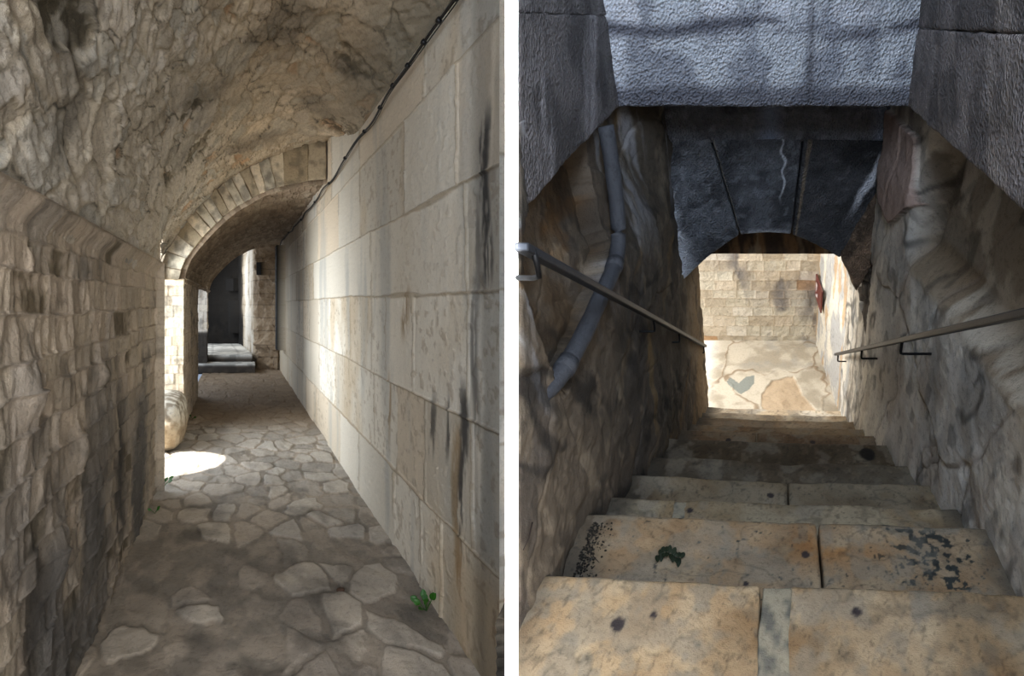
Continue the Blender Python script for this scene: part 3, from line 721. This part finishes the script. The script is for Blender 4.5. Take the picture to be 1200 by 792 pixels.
# arch under the lintel
arch = Thing('stone_arch', 'dark soot-stained stone arch of three wedge blocks low over the stair', 'arch', W(0, 3.5, -1.6))
TA = 3.3
def archcol(seed, base, white=None):
    def f(Wp, abc):
        n = fb3(Wp*6, seed, 4); q = mix(np.array(base)+0*Wp, np.array(base)*.66, sst(.42, .65, n))
        q = mix(q, np.array(base)*1.35, .5*sst(.55, .7, fb3(Wp*22, seed+2, 3)))
        if white is not None: q = white(q, Wp, abc)
        return q
    return f
def quad(pxs, t0, dep, n, cf, seed, nm, r=.014, curve=None, amp=.004):
    """block with front corners given at the front plane t0: bottom-left, bottom-right, top-right, top-left"""
    BL, BR, TR, TL = [np.array(inv_t(x, y, t0)) for x, y in pxs]
    def fn(a, b, cc):
        a_ = a[:, None]; c_ = cc[:, None]
        bot = BL*(1-a_)+BR*a_; top = TL*(1-a_)+TR*a_
        if curve is not None: bot = bot+np.stack([0*a, curve*4*a*(1-a)], 1)
        p = bot*(1-c_)+top*c_
        return W(p[:, 0], t0+dep*b, p[:, 1])
    return block(nm, (np.linalg.norm(BR-BL)*.5+np.linalg.norm(TR-TL)*.5, dep, np.linalg.norm(TL-BL)*.5+np.linalg.norm(TR-BR)*.5), n, fn, M['pecked'], cf, r=r, amp=amp, ns=12, seed=seed)
def wl(q, Wp, abc):
    m = sst(.36, .10, abc[:, 0]+.25*abc[:, 2]-.16+.30*(fb3(Wp*9, 350, 4)-.5))
    m = np.clip(m+.8*sst(.05, .02, np.abs(fb3(Wp*9, 351, 2)-.5))*sst(.5, .15, abc[:, 0]), 0, 1)
    return mix(q, np.array([.88, .89, .92]), m*.85)
def wr(q, Wp, abc):
    cx = abc[:, 0]-.85+.12*(1-abc[:, 2])+.16*(fb3(Wp*8, 352, 3)-.5)
    m = sst(.07, .02, np.abs(cx))*sst(.25, .6, abc[:, 2]); m2 = sst(.03, .01, np.abs(abc[:, 0]-.06))*sst(.2, .5, fb3(Wp*8, 353, 3))
    q = mix(q, np.array([.50, .44, .36]), np.clip(m2, 0, 1)*.8)
    return mix(q, np.array([.88, .89, .92]), m*.8)
def wm(q, Wp, abc):
    cx = abc[:, 0]-.8+.10*(fb3(Wp*7, 354, 3)-.5)*2
    m = sst(.025, .008, np.abs(cx))*sst(.3, .5, abc[:, 2]); ba = sst(.08, .0, abc[:, 2])*sst(.35, .6, fb3(Wp*14, 356, 3))*sst(.55, .8, abc[:, 0]*0+.9)
    q = mix(q, np.array([.85, .87, .9]), np.clip(m*.7+ba*.6, 0, 1))
    return mix(q, np.array([.50, .47, .42]), .6*sst(.03, .01, abc[:, 0]))
arch.add(quad([(783, 348), (866, 276), (832, 163), (752, 170)], TA, .34, (100, 8, 110), archcol(340, (.38, .39, .41), wl), 341, 'voussoir', curve=.035))
arch.add(quad([(868, 275.5), (927, 275), (940, 163), (834, 163)], TA, .34, (100, 8, 110), archcol(342, (.36, .37, .39), wm), 343, 'voussoir', curve=.012))
arch.add(quad([(929, 275.5), (984, 303), (1068, 166), (942, 163)], TA, .34, (110, 8, 110), archcol(344, (.25, .25, .26), wr), 345, 'voussoir', curve=.012))
arch.add(quad([(712, 169), (1078, 165), (1078, 60), (712, 60)], TA+.004, .34, (150, 8, 60), archcol(346, (.40, .405, .425), lambda q, Wp, abc: mix(mix(q, np.array([.55, .60, .70]), .8*sst(.06, .0, np.abs(abc[:, 0]-.52+.03*(fb3(Wp*9, 360, 3)-.5)))*1.), np.array([.55, .60, .70]), .8*sst(.05, .0, np.abs(abc[:, 0]-.88)))), 347, 'arch_top_course'))
# broken masonry filling the right shoulder of the arch
def brk(pxs, t0, dep, base, seed, nm='rubble_fill', par=arch):
    return par.add(quad(pxs, t0, dep, (50, 10, 60), archcol(seed, base), seed, nm, r=.03, amp=.016))
brk([(984, 300), (1004, 345), (1062, 245), (1030, 225)], 3.27, .3, (.46, .38, .31), 371)
0 and brk([(1006, 262), (1045, 268), (1085, 215), (1040, 200)], 3.18, .3, (.36, .35, .35), 373)
# plain beam behind the arch
bm = Thing('stone_beam', 'flat brown streaked stone beam behind the dark arch, above the bright landing', 'beam', W(0, 3.95, -1.6))
p0 = inv_t(903, 298, 3.88)[1]
def fn(a, b, cc): return W(-.70+1.50*a, 3.88+.3*b, p0+.75*cc)
bm.add(block('beam_slab', (1.5, .3, .75), (120, 8, 50), fn, M['plaster'], lambda Wp, abc: mix(mix(np.array([.40, .31, .22])+0*Wp, np.array([.20, .16, .13]), sst(.4, .6, fb2(abc[:, 0]*22, abc[:, 2]*2, 381, 3))), np.array([.55, .50, .42]), .5*sst(.6, .75, fb2(abc[:, 0]*30, abc[:, 2]*3, 382, 3))), r=.01, amp=.004, seed=383))
# ---- steps
labels = ['nearest tan stone step of the stair, with a grey mortar patch across it',
          'second tan stone step from the viewer, with a dark green sprig lying on it',
          'third stone step from the viewer, a narrow pale tread with a mortar gap at left',
          'fourth stone step from the viewer, with one round black spot',
          'fifth stone step from the viewer, dark grey with a wavy worn edge',
          'sixth stone step from the viewer, dark, with a dark hole at right',
          'seventh stone step from the viewer, narrow and brown',
          'eighth stone step from the viewer, a thin brown strip',
          'ninth stone step from the viewer, a thin pale strip',
          'tenth stone step from the viewer, last but one before the bright landing',
          'lowest stone step of the stair, next to the bright landing']
stonec = [(.60, .52, .41), (.54, .465, .37), (.54, .49, .40), (.46, .42, .35), (.33, .30, .25), (.28, .24, .18), (.42, .34, .25), (.46, .38, .28), (.54, .47, .38), (.62, .57, .49), (.70, .66, .59)]
splits = [[.46], [.575], [.21], [.52], [], [], [.4], [], [], [], []]
SK = .045
def nzt(k, s): # front edge of tread k
    wv = .012 if k not in (4,) else .03
    return noz[k]-SK*s+wv*(fb2(s*5+k*9.1, 0*s+k*3.3, 401+k, 3)-.5)*2
for k in range(11):
    ht = -H1-RZ*k
    tb = (.12 if k == 0 else noz[k-1]-.05)
    s0, s1 = float(sL(noz[k]))-.02+(.0 if k else -.05), float(sRr(noz[k]))+.03+(.0 if k else .1)
    th = Thing('stone_step', labels[k], 'step', W((s0+s1)/2, noz[k]-.1, ht-RZ), 'steps of the stair')
    cuts_ = [0]+splits[k]+[1]
    for j in range(len(cuts_)-1):
        a0, a1 = cuts_[j], cuts_[j+1]
        g = .0035/(s1-s0) if len(cuts_) > 2 else 0
        if k == 0: g = .018/(s1-s0)
        if k == 2: g = .014/(s1-s0)
        sa = s0+(s1-s0)*(a0+(g if j else 0)); sb = s0+(s1-s0)*(a1-(g if j < len(cuts_)-2 else 0))
        def fn(a, b, cc):
            ss_ = sa+(sb-sa)*a
            if k == 0 and len(cuts_) > 2:     # ragged joint on the first step
                wob = .03*(fb2(b*4, b*0+1, 410, 3)-.5)+.035*sst(.55, 1, b)*(-1 if j == 0 else .6)
                ss_ = ss_+wob*(a if j == 0 else (1-a))
            te = nzt(k, ss_)
            tt = tb+(te-tb)*b
            hh = ht-(RZ+.02)*(1-cc)
            wear = -.010*np.exp(-((ss_)/.4)**2)*b
            dq = tt*cp-hh*sp; ss_ = np.where(dq < 1.50, np.maximum(ss_, .012*dq+.003-.51*dq), ss_)
            return W(ss_, tt, hh+wear*cc)
        def cf(Wp, abc):
            s_ = sa+(sb-sa)*abc[:, 0]; t_ = tb+(noz[k]-tb)*abc[:, 1]
            b0 = np.array(stonec[k])*(1.0 if j == 0 else .97)
            q = mix(b0+0*Wp, b0*np.array([.88, .81, .72]), .8*sst(.42, .72, fb2(s_*5, t_*6, 420+k, 4)))
            q = mix(q, np.array([.78, .70, .57])*min(1, stonec[k][0]/.7), .45*sst(.45, .72, fb2(s_*11, t_*11, 430+k, 5)))
            q = mix(q, np.array([.46, .41, .34]), .45*sst(.60, .72, fb2(s_*34, t_*26, 440+k, 4)))
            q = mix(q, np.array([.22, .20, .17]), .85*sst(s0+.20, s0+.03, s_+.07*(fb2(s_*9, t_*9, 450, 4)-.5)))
            if k == 1:
                m = np.exp(-((s_-.58)/.16)**2-((t_-1.2)/.17)**2)
                q = mix(q, np.array([.12, .14, .14]), .9*sst(.66, .72, fb2(s_*48, t_*48, 461, 3)*.9+.30*m-.02))
                m = np.exp(-((s_-.22)/.2)**2-((t_-1.22)/.1)**2); q = mix(q, np.array([.52, .33, .15]), .7*m*sst(.35, .6, fb2(s_*7, t_*7, 462, 4)))
            if k in (0, 1):
                q = mix(q, np.array([.40, .39, .36]), .45*sst(.60, .74, fb2(s_*16+5, t_*16, 463, 5)+.10*sst(.3, .6, s_)))
            q = mix(q, q*np.array([.66, .60, .52]), .5*sst(.50, .70, fb2(s_*3.1+k, t_*4.2, 465+k, 5)))
            q = mix(q, q*.66, .6*sst(.68, .74, fb2(s_*70, t_*70, 466, 3))); q = mix(q, np.array([.46, .43, .38]), .5*sst(.56, .66, fb2(s_*9+4, t_*9, 467+k, 5)))
            q = mix(q, q*.7, .6*sst(.02, .0, np.abs(fb2(s_*4, t_*5, 468+k, 4)-.5)))
            if k == 5: q = mix(q, np.array([.05, .045, .04]), sst(.055, .04, np.hypot(s_-.62, (t_-2.38)*.8)+.01*(fb2(s_*30, t_*30, 469)-.5)))
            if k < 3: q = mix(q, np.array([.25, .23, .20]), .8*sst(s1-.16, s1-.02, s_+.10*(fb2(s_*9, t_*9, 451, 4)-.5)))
            spots = {0: [(-.435, .80, .022), (-.33, .83, .011), (.245, .86, .016)], 1: [(-.085, 1.05, .010), (.13, 1.17, .015)], 2: [(-.36, 1.49, .014)], 3: [(0.0, 1.74, .018)], 6: [(-.3, 2.66, .02), (.3, 2.66, .02)], 5: []}.get(k, [])
            for (a_, b_, r_) in spots:
                rr_ = np.hypot(s_-a_, (t_-b_)*1.0)+.006*(fb2(s_*60, t_*60, 470)-.5); q = mix(q, np.array([.13, .11, .12]), .88*sst(r_*1.15, r_*.8, rr_))
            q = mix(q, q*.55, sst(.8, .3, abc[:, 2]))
            return q
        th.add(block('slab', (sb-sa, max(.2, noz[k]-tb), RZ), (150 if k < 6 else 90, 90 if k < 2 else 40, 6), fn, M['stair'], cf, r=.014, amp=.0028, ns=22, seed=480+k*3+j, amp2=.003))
    if splits[k] and k in (0, 2):      # mortar filling the joint
        a0 = splits[k][0]; sm = s0+(s1-s0)*a0
        def fn(a, b, cc):
            wd = (.09 if k == 0 else .07)
            ss_ = sm+wd*(a-.5)
            if k == 0: ss_ = ss_+.03*(fb2(b*4, b*0+1, 410, 3)-.5)
            return W(ss_, tb+(nzt(k, sm+0*a)-.012-tb)*b, ht-.10*(1-cc)-.004)
        th.add(block('mortar_joint', (.09, noz[k]-tb, .1), (14, 40, 5), fn, M['stair'], lambda Wp, abc: mix(np.array([.50, .47, .40])+0*Wp, np.array([.33, .32, .29]), sst(.4, .65, fb3(Wp*25, 490, 4))), r=.006, amp=.003, ns=30, seed=491), 'rough grey mortar filling')
# ---- landing
ss_ = np.linspace(-2.4, .80, 300); ts = np.linspace(3.70, 5.40, 220)
T, S = np.meshgrid(ts, ss_, indexing='ij')
ed, f1, h1, h2 = voro(S*1.15+.5*fb2(S*3, T*3, 501)+.3, T*1.1+.5*fb2(S*3, T*3, 502), 33, .9)
crack = sst(.04, .01, ed)
c = mix(np.array([.64, .60, .53])+0*S[..., None], np.array([.54, .50, .43]), sst(.4, .65, fb2(S*5, T*5, 503, 4)))
c = mix(c, np.array([.52, .50, .46]), .7*sst(.5, .66, fb2(S*4+5, T*4, 504, 5))*sst(4.6, 4.9, T))
c = mix(c, np.array([.40, .32, .23]), crack*.6*sst(.35, .5, fb2(S*3, T*3, 511)))
pp = [inv_t(x, y, 1) for x, y in ()]
def fl(px, py):
    r = (py-396)/594.; d0 = -HB/(r*cp+sp); return ((px-903)/594*d0, d0*(cp-r*sp))
pat = inpoly(S+.03*(fb2(S*12, T*12, 505)-.5), T+.02*(fb2(S*12, T*12, 506)-.5), [fl(x, y) for x, y in ((851, 447), (856, 442), (866, 449), (874, 442), (884, 440), (885, 448), (878, 456), (868, 462), (858, 455))]).astype(float)
c = mix(c, np.array([.42, .43, .40]), pat*.95)
rk = inpoly(S+.04*(fb2(S*8, T*8, 507)-.5), T+.04*(fb2(S*8, T*8, 508)-.5), [fl(x, y) for x, y in ((893, 462), (905, 445), (930, 440), (940, 462), (958, 482), (935, 488), (893, 484))]).astype(float)
c = mix(c, np.array([.58, .49, .38]), rk*.7)
c = mix(c, np.array([.95, .93, .9]), .6*sst(-.55, -.8, S))  # sunlit left side of the landing painted near white
disp = (fb2(S*4, T*4, 509)-.5)*.02-crack*.006+rk*.03*(fb2(S*9, T*9, 510, 4))
o = sheet('floor', W(S, T, HB+.0*S), disp, c, M['stair'], flip=False); tag(o, kind='structure')
hs = np.linspace(HB-.05, -1.0, 330)
S, Hh = np.meshgrid(np.linspace(-2.6, .75, 420), hs, indexing='ij')
e, h1, h2, ex, ey = masonry(S+.02*fb2(S*5, Hh*5, 521), Hh+.02*fb2(S*3, Hh*6, 522), rows_of(HB-.06, -.9, .125, .15, 8), .24, 18)
body = sst(0, .010, e)
c = pal([(.66, .62, .54), (.72, .69, .62), (.62, .57, .49), (.70, .65, .57), (.74, .71, .65)], h2)
c = mix(c, np.array([.60, .44, .28]), (h1 > .95)*.6)
st = sst(.46, .60, fb2(S*5+2, Hh*2.2, 523, 5)); c = mix(c, np.array([.42, .40, .38]), .75*st*(np.exp(-((S+.38)/.10)**2)+np.exp(-((S-.12)/.10)**2)+.9*np.exp(-((S-.5)/.10)**2)*sst(-2.5, -2.8, Hh)+.25))
c = mix(c, np.array([.60, .52, .42]), (1-body)*.35)
disp = body*.004+(h1-.5)*.008+(fb2(S*14, Hh*14, 524, 3)-.5)*.014
o = sheet('wall_landing', W(S, 5.33+0*S, Hh), disp, c, M['rubble'], flip=True); tag(o, kind='structure')
# right wall of the landing
tt = np.linspace(0, 1, 260); T = (3.86+1.5*tt)[:, None]+0*hs[None, :]; Hh = hs[None, :]+0*T
Sx = .685-.12*sst(3.86, 5.36, T)
c = mix(np.array([.70, .67, .61])+0*T[..., None], np.array([.56, .55, .53]), sst(.4, .6, fb2(T*7, Hh*3, 531, 5)))
c = mix(c, np.array([.60, .46, .30]), .6*sst(.58, .7, fb2(T*9, Hh*3, 532, 4)))
o = sheet('wall_landing', W(Sx, T, Hh), (fb2(T*8, Hh*6, 533, 4)-.5)*.035, c, M['plaster'], flip=True); tag(o, kind='structure')
# ---- red sign on the landing wall
sc_t, sc_h = inv_s(963.5, 344, .575)
def wallpt(t, h, off=0): return W(.685-.12*sst(3.86, 5.36, np.float64(t))-off, t, h)
k_ = dict(t0=4.80, t1=5.16, h0=-2.74, h1=-2.38)
tpx = [inv_s(x, y, .58) for x, y in ((960, 324), (967.5, 340), (967, 363), (959.5, 347))]
tm = sum(p[0] for p in tpx)/4; hm = sum(p[1] for p in tpx)/4
th = Thing('sign', 'small red sign with faded white marks on the bright landing wall', 'sign', wallpt(tm, hm, .03))
def signbox(nm, t0, t1, h0, h1, o0, o1, m):
    V = [wallpt(t, h, o_) for o_ in (o0, o1) for (t, h) in ((t0, h0), (t1, h0), (t1, h1), (t0, h1))]
    F = [(0, 1, 2, 3), (7, 6, 5, 4), (0, 4, 5, 1), (1, 5, 6, 2), (2, 6, 7, 3), (3, 7, 4, 0)]
    return mk(nm, np.array(V), F, m, smooth=False)
th.add(signbox('panel', tm-.24, tm+.24, hm-.13, hm+.13, .028, .045, M['red']))
for (a, b, c0, d0) in ((.02, .05, -.03, .08), (-.04, .05, .06, .08), (-.02, .0, .01, .06), (-.08, -.05, -.06, -.02), (-.02, .04, -.08, -.06)):
    th.add(signbox('lettering', tm+.06+a, tm+.06+b, hm+c0, hm+d0, .045, .0475, M['signwhite']))
# ---- handrails
def rail(side, p0, p1, brs, label, curl=False):
    P0 = np.array([*p0]); P1 = np.array([*p1])
    def at(f): p = P0+(P1-P0)*f; return p
    pts = [W(*at(f)) for f in np.linspace(0, 1, 24)]
    ex_ = np.array([1., 0, 0]); run = np.array(pts[-1])-np.array(pts[0]); run /= np.linalg.norm(run)
    up = np.cross(ex_, run); up /= np.linalg.norm(up)
    if up[2] < 0: up = -up
    th = Thing('handrail', label, 'handrail', pts[12])
    th.add(bar('rail', pts, ex_, up, .036, .024, M['iron']))
    if side < 0:       # first bracket curls back to the end of the dividing wall
        a = W(P0[0]+.012, P0[1]+.03, P0[2]-.02); b = W(P0[0]+.012, P0[1]+.03, P0[2]-.085); c_ = np.array([.013, 1.66, b[2]-.005])
        b = np.array(b); m_ = b*.75+c_*.25
        th.add(tube('bracket', [a, np.array(a)*.3+b*.7, b*.93+m_*.07+np.array([0, 0, -.008]), m_+np.array([0, 0, -.010]), c_], .008, M['blackiron'], 10))
    for f in brs:
        p = at(f); q = at(f+.003)
        ws = (float(sL(p[1])) if side < 0 else float(sRr(p[1])))
        a = W(p[0], p[1], p[2]); b = W(p[0], p[1], p[2]-.08); c_ = W(ws, p[1], p[2]-.08)
        dn = np.array(b)-np.array(a); dn /= np.linalg.norm(dn)
        bb = mk_bracket(a, b, c_)
        th.add(bb)
    return th
def mk_bracket(a, b, c_):
    a, b, c_ = map(np.array, (a, b, c_)); v1 = (b-a); v2 = (c_-b); k1 = b-v1*.22; k2 = b+v2*min(.3, .014/np.linalg.norm(v2))
    return tube('bracket', [a, a+v1*.5, k1, (k1+k2)/2*.4+b*.6, k2, b+v2*.6, c_], .0065, M['blackiron'], 8)
rail(-1, (-.612, 1.175, -.47), (-.595, 3.86, -2.50), (.41, .62, .975), 'grey iron handrail on brackets along the dark left wall of the stair')
rail(1, (.655, .75, -.36), (.60, 3.85, -2.585), (.42, .68, .965), 'grey iron handrail on brackets along the pale right wall of the stair')
# ---- downpipe on the left wall
th = Thing('downpipe', 'bent grey downpipe on the dark left wall of the stair', 'pipe', W(-.72, 2.2, -1.0))
pk_ = []
for (x, y, s_) in ((714, 148, .72), (718, 190, .71), (722, 240, .70), (724, 270, .70), (723, 292, .695), (717, 315, .695), (704, 345, .70), (688, 385, .70), (672, 425, .71), (661, 458, .735), (655, 474, .79)):
    t_, h_ = inv_s(x-4, y, .70); pk_.append((-s_+.02-.02*max(0, y-330)/140, t_, h_))
pk_ = np.array(pk_); pk_ = smoothc(resamp(pk_, 60)[0], 12); pp = [W(*p) for p in pk_]
th.add(tube('pipe_run', pp, [.034+.003*math.sin(i*.9)*.3 for i in range(60)], M['pipe'], 20))
th.add(tube('pipe_collar', [pp[25], pp[27]], .0385, M['pipe'], 20)); th.add(tube('pipe_collar', [pp[50], pp[52]], .0385, M['pipe'], 20))
# ---- sprig, twigs, litter on the steps
def treadpt(k, px, py):
    r = (py-396)/594.; hh = -H1-RZ*k; d0 = -hh/(r*cp+sp); return (px-903)/594*d0, d0*(cp-r*sp), hh
s_, t_, h_ = treadpt(1, 785, 653)
th = Thing('fallen_sprig', 'dark green leafy sprig lying on the second stair step', 'sprig', W(s_, t_, h_))
ra = random.Random(5)
stem = [W(s_-.045+.09*f, t_+.012*math.sin(f*5), h_+.006) for f in np.linspace(0, 1, 7)]
th.add(tube('stem', stem, .0016, M['twig'], 6))
nrm = W(0, 0, 1)-W(0, 0, 0)
for i in range(16):
    f = i/15; b = W(s_-.045+.09*f, t_+.012*math.sin(f*5), h_+.008+.004*ra.random()); sgn = 1 if i % 2 else -1
    tip = W(s_-.045+.09*f+.014*(ra.random()-.2), t_+.012*math.sin(f*5)+sgn*(.02+.012*ra.random()), h_+.010+.012*ra.random())
    th.add(leafmesh(b, tip, .017, nrm, M['dryleaf']))
def twig(pts, label, r=.0022):
    o = tube('twig', pts, [r]*(len(pts)-1)+[r*.5], M['twig'], 6); centre(o); tag(o, label, 'twig'); return o
a = [treadpt(1, x, y) for x, y in ((689, 632), (692, 645), (697, 655), (702, 660))]
twig([W(p[0], p[1], p[2]+.006) for p in a], 'thin dark twig lying on the left end of the second stair step')
def wpt(x, y, s=.70): t_, h_ = inv_s(x, y, s); return W(-s, t_, h_)
twig([wpt(624, 612), wpt(620, 630), wpt(613, 645)], 'thin dark root hanging on the left stair wall near the bottom of the frame', .0025)
# litter heap: uncountable crumbs in the left corner of the second step
V = []; F = []; ra = random.Random(9)
for i in range(420):
    s0_ = -.70+abs(ra.gauss(0, .035)); t0_ = 1.0+.30*ra.random(); r_ = .002+.004*ra.random(); b = len(V)
    cpt = np.array([s0_, t0_, -H1-RZ+r_*.5])
    for (x, y, z) in ((1, 0, 0), (0, 1, 0), (-1, 0, 0), (0, -1, 0), (0, 0, 1), (0, 0, -1)):
        V.append(W(*(cpt+np.array([x*(.7+.6*ra.random()), y*(.7+.6*ra.random()), z])*r_)))
    for f in ((0, 1, 4), (1, 2, 4), (2, 3, 4), (3, 0, 4), (1, 0, 5), (2, 1, 5), (3, 2, 5), (0, 3, 5)): F.append(tuple(b+q_ for q_ in f))
o = mk('leaf_litter', np.array(V), F, M['crumb'], smooth=False); tag(o, 'dark crumbled leaf litter in the left corner of the second stair step', 'litter', kind='stuff')
# ================================================================== LIGHT
def area(name, loc, target, sx, sy, power, col=(1, 1, 1), spread=None):
    l = bpy.data.lights.new(name, 'AREA'); l.shape = 'RECTANGLE'; l.size = sx; l.size_y = sy; l.energy = power; l.color = col
    if spread is not None: l.spread = spread
    o = bpy.data.objects.new(name, l); C.objects.link(o); o.location = tuple(map(float, loc))
    from mathutils import Vector
    o.rotation_euler = (Vector(tuple(map(float, target)))-o.location).to_track_quat('-Z', 'Y').to_euler(); return o
def spot(name, loc, target, power, ang, col=(1, .96, .9), size=.02, blend=.05):
    l = bpy.data.lights.new(name, 'SPOT'); l.energy = power; l.color = col; l.spot_size = math.radians(ang); l.spot_blend = blend; l.shadow_soft_size = size
    o = bpy.data.objects.new(name, l); C.objects.link(o); o.location = tuple(map(float, loc))
    from mathutils import Vector
    o.rotation_euler = (Vector(tuple(map(float, target)))-o.location).to_track_quat('-Z', 'Y').to_euler(); return o
DAY = (.88, .94, 1.0)
w = bpy.data.worlds.new('World'); bpy.context.scene.world = w; w.use_nodes = True
bg = w.node_tree.nodes['Background']; bg.inputs[0].default_value = (.62, .76, 1.0, 1); bg.inputs[1].default_value = .5
area('daylight_opening', Lp(-2.5, 5.8, .1), Lp(.6, 6.5, .0), 3.0, 3.0, 220, DAY)
area('daylight_opening_far', Lp(-2.0, 11.8, .2), Lp(.5, 12.2, -.6), 2.2, 1.6, 45, DAY)
area('daylight_chamber', Lp(-1.9, 15.8, .9), Lp(.3, 15.8, -.6), 2.2, 1.4, 95, DAY)
spot('sunbeam_opening', Lp(-2.1, 4.9, 4.2), Lp(-.72, 5.75, -1.6), 8000, 10)
area('daylight_passage_mouth', Lp(.3, -1.6, .1), Lp(-.2, 4, .6), 1.6, 1.6, 335, (1, .98, .95))
area('skylight_shaft', W(-.3, .2, 1.05), W(.12, 2.7, -.75), 1.3, 1.2, 290, (.66, .80, 1.0))
area('daylight_landing', W(-.2, 4.9, .2), W(-.1, 4.8, -3), 2.0, 1.1, 110, (1, .98, .96))
area('daylight_landing_side', W(-2.5, 4.6, -1.5), W(.3, 4.7, -2.6), 1.6, 1.6, 215, (.95, .97, 1))
area('added_pier_wash', (-.001, -.3, 1.6), (-.001, 1.65, 1.6), .035, 2.9, 5, (1, 1, 1), spread=math.radians(.8))  # added lamp with no source in the place, whitens the dividing wall end
# ================================================================== CAMERA
cam = bpy.data.cameras.new('camera'); co = bpy.data.objects.new('camera', cam); C.objects.link(co)
co.location = (0, 0, EYE); co.rotation_euler = (math.pi/2, 0, 0); cam.sensor_width = 36; cam.lens = 680/1200*36; cam.shift_y = -40/1200.
cam.clip_start = .05
bpy.context.scene.camera = co
sc = bpy.context.scene; sc.view_settings.view_transform = 'Standard'; sc.view_settings.look = 'None'; sc.view_settings.gamma = 1
sc.view_settings.use_curve_mapping = False; sc.view_settings.exposure = 0
